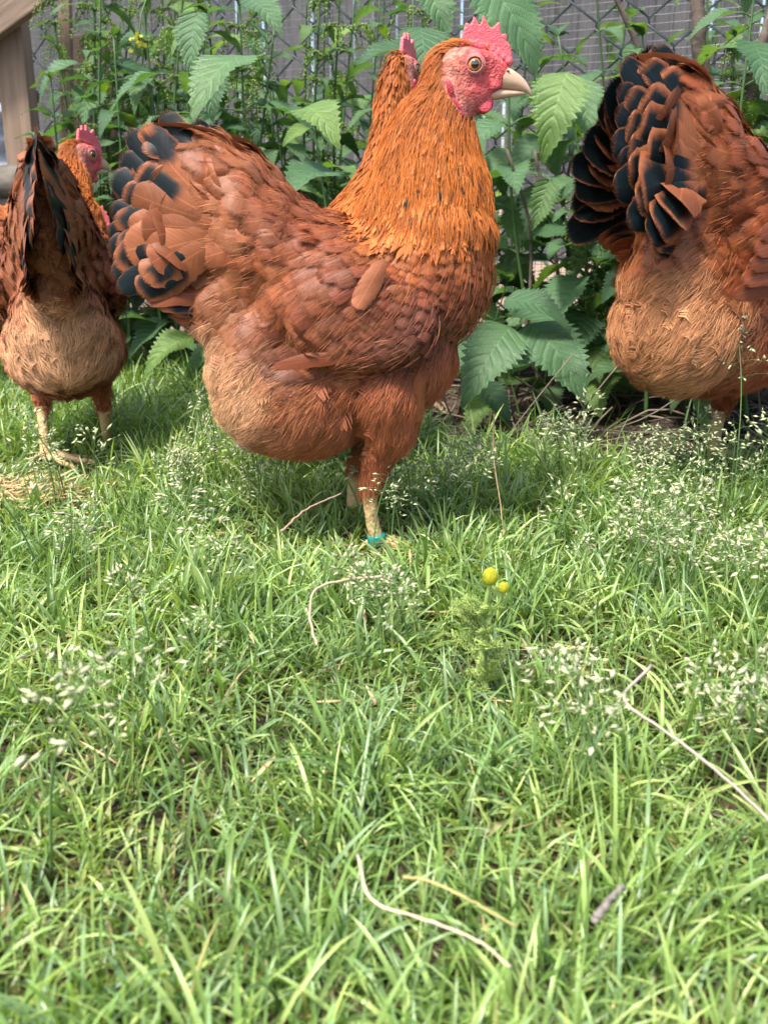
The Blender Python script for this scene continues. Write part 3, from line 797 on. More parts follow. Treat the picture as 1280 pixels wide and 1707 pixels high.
FACE = np.array([(-44, 22), (-22, 28), (15, 25), (48, 14), (80, 10), (80, -72), (12, -74), (-20, -74), (-36, -52), (-50, -30), (-50, 0)], float)
def in_poly(x, y, P):
    c = np.zeros(len(x), bool); j = len(P) - 1
    for i in range(len(P)):
        xi, yi = P[i]; xj, yj = P[j]
        m = ((yi > y) != (yj > y)) & (x < (xj - xi) * (y - yi) / (yj - yi + 1e-12) + xi); c ^= m; j = i
    return c

def comb_mesh():
    out = [(-19, 30), (-20, 41), (-17, 55), (-14, 68), (-10, 67), (-7, 62), (-4, 70), (-2, 79), (2, 74), (7, 62), (10, 66), (12, 81), (16, 76), (21, 64),
           (26, 58), (31, 62), (37, 70), (40, 62), (41, 49), (45, 48), (50, 50), (51, 42), (50, 36), (54, 33), (57, 29), (59, 18), (61, 4), (52, 2), (44, 8), (35, 15), (21, 24), (0, 30)]
    bm = bmesh.new(); P = np.array(out, float) * K
    h = 0.0021
    f = [bm.verts.new((x, -h, z)) for x, z in P]; b = [bm.verts.new((x, h, z)) for x, z in P]; n = len(P)
    for tri in tessellate_polygon([[Vector((x, z, 0)) for x, z in P]]):
        bm.faces.new([f[i] for i in tri]); bm.faces.new([b[i] for i in reversed(tri)])
    for i in range(n): bm.faces.new((f[i], f[(i + 1) % n], b[(i + 1) % n], b[i]))
    bmesh.ops.recalc_face_normals(bm, faces=bm.faces)
    # fleshy swelling along the root
    for k in range(9):
        t = k / 8; x = (-16 + 70 * t) * K; z = (33 - 26 * t * t) * K; ell(bm, (x, 0, z), (9 * K, 6.5 * K, 8 * K), None, 2)
    return remesh(bm, 0.0009, 5, 'comb')

def loft(secs, n=12):
    """secs: (x, ztop, zbot, halfwidth) cross-sections along x"""
    V = []; a = np.linspace(0, 2 * np.pi, n, endpoint=False)
    for x, zt, zb, hw in secs:
        c = (zt + zb) / 2; h = (zt - zb) / 2
        V.append(np.stack([np.full(n, x), hw * np.sign(np.cos(a)) * np.abs(np.cos(a)) ** 0.85, c + h * np.sin(a)], -1))
    V = np.array(V).reshape(-1, 3); m = len(secs)
    i = np.arange(m - 1)[:, None] * n; j = np.arange(n)[None]; j2 = (j + 1) % n
    Q = np.stack([i + j, i + j2, i + n + j2, i + n + j], -1).reshape(-1, 4)
    V = np.vstack([V, V[-n:].mean(0)]); jj = np.arange(n)
    T = np.stack([(m - 1) * n + jj, (m - 1) * n + (jj + 1) % n, np.full(n, m * n)], -1)
    return V, Q, T

SHARED = {}
def head_parts(t, Mh):
    """comb, beak, eyes and wattles in head coordinates (origin between the eyes)"""
    if not SHARED:
        SHARED['comb'] = comb_mesh(); SHARED['comb'].materials.append(M_COMB)
        for v in SHARED['comb'].vertices:
            if v.co.z > 34 * K: v.co.z = 34 * K + (v.co.z - 34 * K) * 0.84
        V, Q, T = loft([(34 * K, 4 * K, -32 * K, 15 * K), (44 * K, 3 * K, -33 * K, 13.5 * K), (54 * K, -1 * K, -34 * K, 12 * K), (64 * K, -6 * K, -34 * K, 10.5 * K),
                        (73 * K, -12 * K, -35 * K, 8.6 * K), (81 * K, -19 * K, -37 * K, 6.4 * K), (87 * K, -27 * K, -39.5 * K, 4.2 * K), (91 * K, -34 * K, -42 * K, 2.2 * K), (92.5 * K, -39 * K, -43.5 * K, 0.8 * K)], 14)
        SHARED['beak'] = mesh_np('beak', V, Q, T, mat=M_BEAK)
        V, Q, T = loft([(22 * K, -32 * K, -48 * K, 12 * K), (36 * K, -32 * K, -49 * K, 11 * K), (52 * K, -33 * K, -46 * K, 9 * K), (66 * K, -34 * K, -43.5 * K, 6.5 * K), (78 * K, -35.5 * K, -41.5 * K, 4 * K), (84 * K, -37.5 * K, -40.5 * K, 1.5 * K)], 12)
        SHARED['lower_beak'] = mesh_np('lower_beak', V, Q, T, mat=M_BEAK)
        a = Acc(); bm = bmesh.new(); bmesh.ops.create_uvsphere(bm, u_segments=24, v_segments=16, radius=13.5 * K); SHARED['eye'] = bm_mesh('eye', bm, M_IRIS, True)
        bm = bmesh.new(); bmesh.ops.create_uvsphere(bm, u_segments=18, v_segments=12, radius=1.0)
        bmesh.ops.transform(bm, matrix=Matrix.Diagonal((7.2 * K, 2.2 * K, 7.2 * K, 1)), verts=bm.verts); SHARED['pupil'] = bm_mesh('pupil', bm, M_PUPIL, True)
        th = np.linspace(0, 2 * np.pi, 29); a = Acc()
        for rr, yy, w in ((13.2, 5.4, 1.3), (15.0, 3.8, 1.6), (17.2, 1.0, 1.7)):
            a.tube(np.stack([np.cos(th) * rr * K * 1.06, np.full(29, -yy * K), np.sin(th) * rr * K], -1), w * K, 6, cap=False)
        SHARED['eyelid'] = a.mesh('eyelid', M_LID)
        bm = bmesh.new(); ell(bm, (0, 0, 0), (17 * K, 4 * K, 15 * K)); ell(bm, (2 * K, 0, -13 * K), (14 * K, 4.4 * K, 15 * K)); ell(bm, (-8 * K, 0, 7 * K), (16 * K, 4 * K, 7 * K), Euler((0, -0.5, 0)).to_matrix())
        SHARED['wattle'] = remesh(bm, 0.0009, 6, 'wattle'); SHARED['wattle'].materials.append(M_WATTLE)
        bm = bmesh.new(); ell(bm, (-6 * K, 0, 14 * K), (5.5 * K, 4 * K, 15 * K), Euler((0, -0.3, 0)).to_matrix()); ell(bm, (4 * K, 0, -8 * K), (4.6 * K, 3.6 * K, 16 * K), Euler((0, -0.65, 0)).to_matrix())
        ell(bm, (12 * K, 0, -22 * K), (4 * K, 3 * K, 7 * K), Euler((0, -0.6, 0)).to_matrix())
        SHARED['ear_lobe'] = remesh(bm, 0.0009, 4, 'ear_lobe'); SHARED['ear_lobe'].materials.append(M_WATTLE)
        V, Q, T = tube_np([(0, 0, 0), (3 * K, 0, -0.2 * K), (6 * K, 0, -1.2 * K)], [0.6 * K, 1.6 * K, 0.5 * K], 6)
        SHARED['nostril'] = mesh_np('nostril', V, Q, T, mat=mat_simple('nostril_dark', (0.16, 0.05, 0.04), 0.6))
    def put(name, M, parent=None):
        o = obj(name, SHARED[name], parent or t)
        o.matrix_local = (Mh @ M) if parent is None else M
        return o
    put('comb', Matrix.Identity(4)); put('beak', Matrix.Identity(4)); put('lower_beak', Matrix.Identity(4))
    for s in (-1, 1):
        R = Matrix.Rotation(math.radians(6) * s, 4, 'Z')
        e = put('eye', Matrix.Translation((0, s * 21.0 * K, 0)) @ R @ Matrix.Scale(0.88, 4))
        F = Matrix.Identity(4) if s < 0 else Matrix.Rotation(math.pi, 4, 'Z')
        put('pupil', F @ Matrix.Translation((0.8 * K, -12.2 * K, 0.5 * K)), e)
        put('eyelid', F @ Matrix.Translation((0, -4.5 * K, 0)), e)
        put('wattle', Matrix.Translation((16 * K, s * 9.5 * K, -46 * K)) @ Matrix.Diagonal((0.9, 0.75, 0.85, 1)) @ Matrix.Rotation(0.22 * s, 4, 'X'))
        put('ear_lobe', Matrix.Translation((-32 * K, s * 37 * K, -50 * K)) @ Matrix.Rotation(-0.15 * s, 4, 'X'))
        put('nostril', Matrix.Translation((50 * K, s * 11.5 * K, -7 * K)))

def feather_cols(kind, base, tV, sV, r, fleck=None):
    """per vertex colours of F feathers from base colours (F,3)"""
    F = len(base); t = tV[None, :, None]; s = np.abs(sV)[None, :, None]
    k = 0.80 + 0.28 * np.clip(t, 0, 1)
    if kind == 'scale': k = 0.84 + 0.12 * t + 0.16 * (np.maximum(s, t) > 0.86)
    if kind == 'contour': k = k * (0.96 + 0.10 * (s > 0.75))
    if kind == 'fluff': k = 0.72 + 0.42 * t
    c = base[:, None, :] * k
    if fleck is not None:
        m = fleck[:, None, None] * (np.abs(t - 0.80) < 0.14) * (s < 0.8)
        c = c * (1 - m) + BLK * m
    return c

def place(bvh, P0, N0, T0, L, W, V, kind, r, lift0=-0.0012, lift1=0.003, camber=0.25, roll=0.15, hug=1.0):
    """world-space vertices (F,n,3) of feathers that hug the body surface"""
    F = len(P0); KS = 4; ts = np.linspace(0, 1, KS); St = np.zeros((F, KS, 3)); Ns = np.zeros((F, KS, 3))
    for f in range(F):
        p = Vector(P0[f]); d = Vector(T0[f]); n = Vector(N0[f]); step = L[f] / (KS - 1)
        St[f, 0] = p; Ns[f, 0] = n; q = p
        for k in range(1, KS):
            q2 = q + d * step
            loc, nor, ix, dist = bvh.find_nearest(q2)
            q2 = q2.lerp(loc, hug) if loc else q2
            d2 = q2 - q
            if d2.length > 1e-6: d = (d * 0.3 + d2.normalized() * 0.7).normalized()
            q = q2; St[f, k] = q; Ns[f, k] = (nor * 0.5 + n * 0.5).normalized() if nor else n
    li = (lift0 + (lift1 - lift0) * ts[None, :] ** 1.0)[..., None] * (1 + 0.35 * r.normal(0, 1, (F, 1, 1)))
    St = St + Ns * li
    Tg = unit(np.gradient(St, axis=1)); Bt = unit(np.cross(Ns, Tg))
    t = np.clip(V[:, 0], -0.05, 1.12) * (KS - 1); i = np.clip(t.astype(int), 0, KS - 2); fr = (t - i)[None, :, None]
    def lp(A): return A[:, i] * (1 - fr) + A[:, i + 1] * fr
    s = V[None, :, 1, None]; n = V[None, :, 2, None]
    Wv = W[:, None, None]; ro = r.normal(0, roll, (F, 1, 1))
    return lp(St) + lp(Bt) * s * Wv + lp(Ns) * (n * Wv - camber * Wv * s * s + ro * s * Wv)

def big_feather(bvh, t, name, P, Qt, nrm, W, r, colfn, lift=0.003, bulge=0.0, hug=True, snap=False, camber=0.25, curl=0.0, label=None, keep=0.0):
    """one large feather as an object: base P, tip Qt, vane facing nrm (local coordinates)"""
    V, Q = BIGV[r.integers(len(BIGV))]; KS = 7; ts = np.linspace(0, 1, KS)
    P = np.asarray(P, float); Qt = np.asarray(Qt, float); nrm = unit(np.asarray(nrm, float))
    St = P + (Qt - P) * ts[:, None]; Ln = np.linalg.norm(Qt - P)
    up = unit(np.cross(unit(Qt - P), nrm))
    St = St + up * (bulge * Ln * np.sin(np.pi * ts) )[:, None] + nrm * (-curl * Ln * ts ** 2)[:, None]
    if snap:       # lie flat on the plumage
        nn = []
        for k in range(KS):
            loc, nor, ix, d = bvh.find_nearest(Vector(St[k]))
            if d < 0.015: St[k] = np.array(loc + nor * lift * (0.25 + 0.75 * ts[k])); nn.append(np.array(nor))
        if nn: nrm = unit(np.mean(nn, 0) + 0.25 * nrm)
    elif hug:
        for k in range(KS):
            p = Vector(St[k]); loc, nor, ix, d = bvh.find_nearest(p)
            side = (p - loc).dot(nor)
            if side < lift: St[k] = np.array(loc + nor * (lift * (0.3 + 0.7 * ts[k])))
        for _ in range(2): St[1:-1] = 0.5 * St[1:-1] + 0.25 * (St[:-2] + St[2:])
    Tg = unit(np.gradient(St, axis=0)); B = unit(np.cross(nrm, Tg)); N = np.cross(Tg, B)
    tt = np.clip(V[:, 0], 0, 1) * (KS - 1); i = np.clip(tt.astype(int), 0, KS - 2); f = (tt - i)[:, None]
    lp = lambda A: A[i] * (1 - f) + A[i + 1] * f
    s = V[:, 1:2]
    X = lp(St) + lp(B) * s * W + lp(N) * (-camber * W * s * s + 0.03 * W * np.sin(V[:, 0:1] * 9 + s * 3 + r.uniform(0, 6)))
    sN = V[:, 1] / np.maximum(np.abs(V.reshape(22, 11, 3)[:, :, 1]).max(1).repeat(11), 1e-3)
    col = colfn(V[:, 0], sN, r)
    o = obj(name, mesh_np(name, X, Q, col=col, uv=np.stack([sN, V[:, 0]], -1), mat=M_VANE), t)
    if label: o['label'] = label
    return o

def c_plain(c, var=0.12):
    def f(t, s, r):
        k = (1 + r.normal(0, var)) * (0.82 + 0.25 * t) * (1 + 0.12 * (np.abs(s) > 0.8))
        return np.asarray(c)[None] * k[:, None]
    return f
def sst(x, w): return np.clip(0.5 + x / w, 0, 1)
def c_edge(c, edge=0.82, tip=0.95, a=0.25):
    """black centre with a brown rim, brown again towards the root"""
    def f(t, s, r):
        p = r.uniform(0, 6.28); w = 0.03 * np.sin(t * 9 + p)
        m = sst(edge + w - np.abs(s), 0.22) * sst(tip - t - 0.02 * s * s, 0.05) * sst(t - a - 0.05 * np.sin(s * 3 + p), 0.10)
        k = (1 + r.normal(0, 0.08)) * (0.8 + 0.25 * t); base = np.asarray(c)[None] * k[:, None]
        return base * (1 - m[:, None]) + m[:, None] * BLK * np.array([0.9, 1.25, 1.3]) * r.uniform(0.8, 1.3)
    return f
def c_blotch(c, t0, t1, s0, s1):
    def f(t, s, r):
        w = 0.03 * np.sin(s * 5 + r.uniform(0, 6))
        m = sst(t - t0 - w, .08) * sst(t1 + w - t, .08) * sst(s - s0, .25) * sst(s1 - s, .25)
        k = (1 + r.normal(0, 0.08)) * (0.82 + 0.25 * t); base = np.asarray(c)[None] * k[:, None]
        return base * (1 - m[:, None]) + m[:, None] * BLK * 1.6
    return f

def ridge(t, bvh, r):
    """curled feathers that roof the top of the tail"""
    for s, dz in ((-1, 0), (1, 6)):
        big_feather(bvh, t, 'feather', L3(440, 300, s * 0.012), L3(226, 224 - dz, s * 0.006), (0, s * 0.75, 0.65), 24 * K, r, c_plain(BF * 1.1), lift=0.004, bulge=-0.20 * s, camber=0.35)
        big_feather(bvh, t, 'feather', L3(420, 290, s * 0.018), L3(236, 250 - dz, s * 0.012), (0, s * 0.85, 0.5), 27 * K, r, c_edge(BF, .85, .93, .5), lift=0.003, bulge=-0.16 * s, camber=0.3)

def make_hen(label, origin, yaw, scale, neck, head, hyaw, hpitch, seed, legs, dens=1.0, parts=150, black=0.4, hair=16000, fleck=0.0, group=None, view=(0, -1, 0.15), face=True, tail=True, extra=None, hue=1.0, wing=(2, 10, 13, 452), spread=0.8, tailw=1.0, qblack=1.0, flare=1.0, rump=False, tz=105):
    r = np.random.default_rng(seed)
    t = thing('hen', label, 'hen', origin, yaw, group, scale)
    # ---- body as one continuous skin
    bm = bmesh.new(); E = lambda a: Euler((0, math.radians(a), 0)).to_matrix()
    px = lambda v: v * K
    def el(x, y, rx, rz, ry, yy=0.0, rot=0.0): ell(bm, L3(x, y, yy), (px(rx), px(ry), px(rz)), E(rot))
    el(702, 455, 118, 132, 118); el(716, 395, 106, 90, 104); el(590, 490, 180, 118, 132)
    if tail:
        for x, y, rz, ry in ((560, 452, 92, 112), (515, 440, 92, 104), (470, 418, 100, 96), (420, 394, 122, 82), (370, 375, 140, 58), (328, 364, 134, 34)): el(x, y, 46, rz, ry)
        el(386, 515, 72, 58, 66); el(442, 572, 92, 78, 96); el(444, 612, 94, 84, 108)
    el(498, 648, 144, 110, 124)
    if rump:
        el(425, 640, 128, 112, 112); el(400, 560, 100, 80, 90)
    el(600, 605, 122, 104, 116); el(690, 570, 70, 100, 95)
    for s in (-1, 1):
        el(610, 520, 118, 82, 20, s * px(120), 4)
        lg = legs[0] if s < 0 else legs[1]
        hk = np.array(lg['hock'])
        top = L3(640, 640, s * px(58)); mid = (top * 0.42 + hk * 0.58) + np.array([0.006, 0, 0])
        chain(bm, [(*top, px(60)), (*(top * .68 + hk * .32 + np.array([.008, 0, 0])), px(43)), (*mid, px(24)), (*hk, px(10))], 5)
    chain(bm, neck, 6, 0.86)
    Mh = Matrix.Translation(head) @ Matrix.Rotation(hyaw, 4, 'Z') @ Matrix.Rotation(hpitch, 4, 'Y')
    Rh = Mh.to_3x3()
    def hel(x, z, rx, rz, ry, y=0.0, rot=0.0):
        ell(bm, Mh @ Vector((px(x), px(y), px(z))), (px(rx), px(ry), px(rz)), Rh @ E(rot))
    hel(-22, -4, 49, 36, 30); hel(-8, -36, 36, 36, 26); hel(30, -12, 30, 26, 17); hel(12, 4, 34, 22, 22); hel(-44, -26, 34, 40, 30); hel(10, -54, 26, 16, 15)
    for s in (-1, 1): hel(4, 17, 24, 6, 7, s * 20, 8); hel(22, -34, 24, 6, 7, s * 15, -10)
    me = remesh(bm, 0.0028, 7, 'body')
    nv = len(me.vertices); co = np.zeros(nv * 3, np.float32); me.vertices.foreach_get('co', co); co = co.reshape(-1, 3).astype(float)
    me.calc_loop_triangles(); nt = len(me.loop_triangles); tri = np.zeros(nt * 3, np.int32); me.loop_triangles.foreach_get('vertices', tri); tri = tri.reshape(-1, 3)
    vn = np.zeros(nv * 3, np.float32); me.vertices.foreach_get('normal', vn); vn = vn.reshape(-1, 3).astype(float)
    bvh = BVHTree.FromPolygons([Vector(v) for v in co], tri.tolist())
    Mi = np.array(Mh.inverted())
    def facemask(P):
        h = (P @ Mi[:3, :3].T + Mi[:3, 3]) / K
        return in_poly(h[:, 0], h[:, 2], FACE) & (np.abs(h[:, 1]) < 48), h
    tc = L3(425, 392)
    def tailzone(P, rad):
        dv = P - tc; ang = np.degrees(np.arctan2(dv[:, 2], dv[:, 0])) % 360
        return (ang > 112) & (ang < 212) & (np.hypot(dv[:, 0], dv[:, 2]) / K > rad)
    def ysurf(p, s, dflt, extra):
        loc, nor, ix, d = bvh.ray_cast(Vector((p[0], s * 0.25, p[2])), Vector((0, -s, 0)))
        if loc is None or loc.y * s < 0.004: return dflt
        return s * (loc.y * s + extra)
    # ---- guides
    G_ = []
    for x, y, dx, dy, L, W, kind, c in GUIDES:
        p = L3(x, y); m_ = 1.3 if kind == 'contour' else 1.0
        G_.append((p, np.array([dx, 0, -dy]), 0.0, True, L * (1.1 if kind == 'contour' else 1.0), W * m_, kind, c))
    NP = bez([p[:3] for p in neck], 14); NR = np.interp(np.linspace(0, 1, 14), np.linspace(0, 1, len(neck)), [p[3] for p in neck])
    nx = NP[-1]
    for k in range(14):
        d = NP[max(0, k - 1)] - NP[min(13, k + 1)]; d = unit(d); f = k / 13
        if k < 4: d = unit(d + np.array([-0.75, 0, -0.1]) * (0.5 - 0.1 * k))
        c = OR * (1 - f) + RD * f if f > 0.25 else OR
        if f > 0.75: c = RD * 0.6 + OR * 0.4
        if k >= 4: G_.append((NP[k], d, NR[k] * (0.70 if k < 5 else 0.92), False, 42 - 26 * f, 3.4 - 1.6 * f, 'hackle', c))
    for hx, hz, dx, dz, L, W, c in ((-15, 34, -1, -.2, 9, 1.5, OR * .9), (25, 22, -1, .1, 6, 1.2, OR), (-52, 12, -.7, -.7, 13, 1.7, RD), (-62, -20, -.5, -.9, 15, 1.8, RD),
                                    (-50, -60, -.3, -1, 15, 1.8, RD), (5, -78, -.35, -1, 11, 1.5, RD)):
        G_.append((np.array(Mh @ Vector((hx * K, 0, hz * K))), np.array(Rh @ Vector((dx, 0, dz))), 26 * K, False, L, W, 'hackle', c))
    gp = np.array([g[0] for g in G_]); gd = unit(np.array([g[1] for g in G_])); gr = np.array([g[2] for g in G_]); g2 = np.array([g[3] for g in G_])
    gL = np.array([g[4] for g in G_]) * 1e-3; gW = np.array([g[5] for g in G_]) * 1e-3; gk = np.array([g[6] for g in G_]); gc = np.array([g[7] for g in G_])
    def field(P):
        D = P[:, None, :] - gp[None]; D[:, g2, 1] = 0
        d = np.maximum(np.linalg.norm(D, axis=2) - gr[None], 0) + 0.010
        w = d ** -3.5; near = d.argmin(1); w /= w.sum(1, keepdims=True)
        return w @ gd, w @ gL, w @ gW, gk[near], w @ gc
    # body colour
    fm, hh = facemask(co); _, _, _, _, cc = field(co)
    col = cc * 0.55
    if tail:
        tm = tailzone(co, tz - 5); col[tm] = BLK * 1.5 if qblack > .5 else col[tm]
    pink = np.array((0.50, 0.085, 0.085)); pale = np.array((0.40, 0.165, 0.115))
    f = np.clip((hh[:, 0] + 38) / 45, 0, 1)[:, None] * np.clip((hh[:, 2] + 85) / 45, 0, 1)[:, None]
    fc = pale * (1 - f) + pink * f
    fc = fc * (1 + 0.22 * snoise(co, 900, 3)[:, None] * np.array([0.4, 1, 1]))
    col = np.where(fm[:, None], fc, col)
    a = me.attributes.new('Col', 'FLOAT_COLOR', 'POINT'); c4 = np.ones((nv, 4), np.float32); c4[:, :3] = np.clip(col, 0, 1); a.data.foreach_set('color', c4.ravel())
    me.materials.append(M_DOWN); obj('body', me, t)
    # ---- feathers scattered over the skin
    A, B_, C_ = co[tri[:, 0]], co[tri[:, 1]], co[tri[:, 2]]
    ar = 0.5 * np.linalg.norm(np.cross(B_ - A, C_ - A), axis=1); cum = np.cumsum(ar) / ar.sum()
    def sample(n):
        k = np.searchsorted(cum, r.random(n)); u = r.random((n, 2)); m = u.sum(1) > 1; u[m] = 1 - u[m]
        w0, w1 = u[:, :1], u[:, 1:]; w2 = 1 - w0 - w1
        return A[k] * w0 + B_[k] * w1 + C_[k] * w2, unit(vn[tri[k, 0]] * w0 + vn[tri[k, 1]] * w1 + vn[tri[k, 2]] * w2)
    P, N = sample(int(60000 * dens)); fm, hh = facemask(P)
    keep = ~fm & (P[:, 2] > 0.066); P, N = P[keep], N[keep]
    if tail:
        kp = ~tailzone(P, tz); P, N = P[kp], N[kp]
    D, L, W, Kd, Cc = field(P)
    sp = np.vectorize(SPACING.get)(Kd) / math.sqrt(dens)
    sp = np.where((Kd == 'hackle'), sp * np.clip(W / 0.0030, 0.6, 1.3), sp)
    cell = 0.006; grid = {}; ok = []
    Pi = np.floor(P / cell).astype(int)
    for i in range(len(P)):
        ki = Pi[i]; s2 = sp[i] ** 2; good = True; p = P[i]
        for a0 in (-1, 0, 1):
            for a1 in (-1, 0, 1):
                for a2 in (-1, 0, 1):
                    for q in grid.get((ki[0] + a0, ki[1] + a1, ki[2] + a2), ()):
                        if (q[0] - p[0]) ** 2 + (q[1] - p[1]) ** 2 + (q[2] - p[2]) ** 2 < s2: good = False; break
                    if not good: break
                if not good: break
            if not good: break
        if good: ok.append(i); grid.setdefault(tuple(ki), []).append(p)
    P, N, D, L, W, Kd, Cc = (x[ok] for x in (P, N, D, L, W, Kd, Cc))
    T = unit(D + r.normal(0, 0.10, D.shape)); T = unit(T - N * (T * N).sum(1, keepdims=True))
    L = L * r.uniform(0.8, 1.2, len(L)); W = W * r.uniform(0.85, 1.15, len(W))
    patch = snoise(P, 55, seed + 1)
    Cc = Cc * (1 + 0.06 * r.normal(0, 1, (len(P), 1)) + 0.12 * patch[:, None]) * (1 + 0.035 * r.normal(0, 1, Cc.shape)) * hue
    Cc = np.clip(Cc, 0.01, 0.9)
    vdir = unit(np.array(Matrix.Rotation(-yaw, 3, 'Z') @ Vector(view)))
    facing = N @ vdir
    nparts = 0
    for kind in TM:
        acc = Acc()
        mat = M_SOFT if kind in ('contour', 'scale') else M_FEATHER
        ids = np.where(Kd == kind)[0]
        if not len(ids): continue
        big = set()
        if kind == 'contour':
            order = ids[np.argsort(-(L * W)[ids] * np.clip(facing[ids], 0, 1))]
            big = set(order[:parts].tolist())
        var = r.integers(0, len(TM[kind]), len(P))
        for vI, (V, Q) in enumerate(TM[kind]):
            sel = ids[var[ids] == vI]
            if not len(sel): continue
            l1 = {'hackle': 0.0030, 'scale': 0.0020, 'contour': 0.0042, 'fluff': 0.0045}[kind]
            ro = {'hackle': 0.22, 'scale': 0.08, 'contour': 0.07, 'fluff': 0.35}[kind]
            X = place(bvh, P[sel], N[sel], T[sel], L[sel], W[sel], V, kind, r, -0.001, l1, 0.22, ro, 0.9)
            fl = None
            if kind == 'hackle' and fleck:
                low = np.linalg.norm(P[sel][:, None] - NP[None, 0:5], axis=2).min(1) - 0.045
                fl = ((r.random(len(sel)) < fleck) & (L[sel] > 0.025) & (W[sel] > 0.0017)).astype(float)
            sN = TMS[kind][vI]
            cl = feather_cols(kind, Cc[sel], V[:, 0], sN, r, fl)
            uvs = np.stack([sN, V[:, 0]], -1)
            for q, i in enumerate(sel):
                if i in big:
                    obj('feather', mesh_np('feather', X[q], Q, col=cl[q], uv=uvs, mat=mat), t); nparts += 1
            m = np.array([i not in big for i in sel])
            X, cl = X[m], cl[m]; F, n = X.shape[:2]
            if F:
                off = (np.arange(F) * n)[:, None, None]
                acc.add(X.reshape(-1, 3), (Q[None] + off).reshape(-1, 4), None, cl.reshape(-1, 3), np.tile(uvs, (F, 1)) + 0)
        nm = {'hackle': 'neck_hackles', 'contour': 'covert_feathers', 'fluff': 'belly_fluff', 'scale': 'breast_feathers'}[kind]
        if acc.V: obj(nm, acc.mesh(nm, mat), t, kind='stuff')
    # ---- fine down on belly and thighs
    if hair:
        P, N = sample(hair * 5); fm, hh = facemask(P); D, L, W, Kd, Cc = field(P)
        keep = (P[:, 2] > 0.062) & ~(tailzone(P, tz - 10) & tail) & ((Kd == 'fluff') | ((Kd == 'contour') & (r.random(len(P)) < 0.07)) | ((Kd == 'scale') & (r.random(len(P)) < 0.04)) | ((Kd == 'hackle') & (r.random(len(P)) < 0.35))) & ~fm & (P[:, 2] > 0.05)
        P, N, D, Cc, Kd = P[keep][:hair], N[keep][:hair], D[keep][:hair], Cc[keep][:hair], Kd[keep][:hair]
        n = len(P); clump = snoise(P, 260, seed + 5)[:, None] * 0.35; c2 = snoise(P[:, [2, 0, 1]], 260, seed + 6)[:, None] * 0.35
        T = unit(D); T = unit(T - N * (T * N).sum(1, keepdims=True)); S = np.cross(N, T)
        fl = (Kd == 'fluff')[:, None]
        T = unit(T + S * (clump + r.normal(0, 0.22, (n, 1))) * np.where(fl, 1.0, 0.45) + N * np.where(fl, 0.36 + 0.3 * c2, 0.10))
        Lh = r.uniform(0.010, 0.020, (n, 1)); w = r.uniform(0.00011, 0.00023, (n, 1))
        p0 = P + N * np.where(fl, 0.002, 0.003); p1 = p0 + T * Lh * 0.55; p2 = p1 + unit(T - N * 0.35 + np.array([0, 0, -0.25])) * Lh * 0.45
        S = unit(np.cross(T, np.array(vdir)) + 0.35 * r.normal(0, 1, (n, 3)))
        V = np.stack([p0 - S * w, p0 + S * w, p1 - S * w * .8, p1 + S * w * .8, p2], 1)
        o = (np.arange(n) * 5)[:, None]
        Q = o + np.array([[0, 1, 3, 2]]); Tt = o + np.array([[2, 3, 4]])
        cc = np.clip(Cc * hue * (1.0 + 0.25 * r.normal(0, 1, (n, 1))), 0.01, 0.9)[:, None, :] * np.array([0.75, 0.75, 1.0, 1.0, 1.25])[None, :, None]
        obj('down', mesh_np('down', V, Q, Tt, cc.reshape(-1, 3), np.zeros((n * 5, 2)), M_FEATHER), t, kind='stuff')
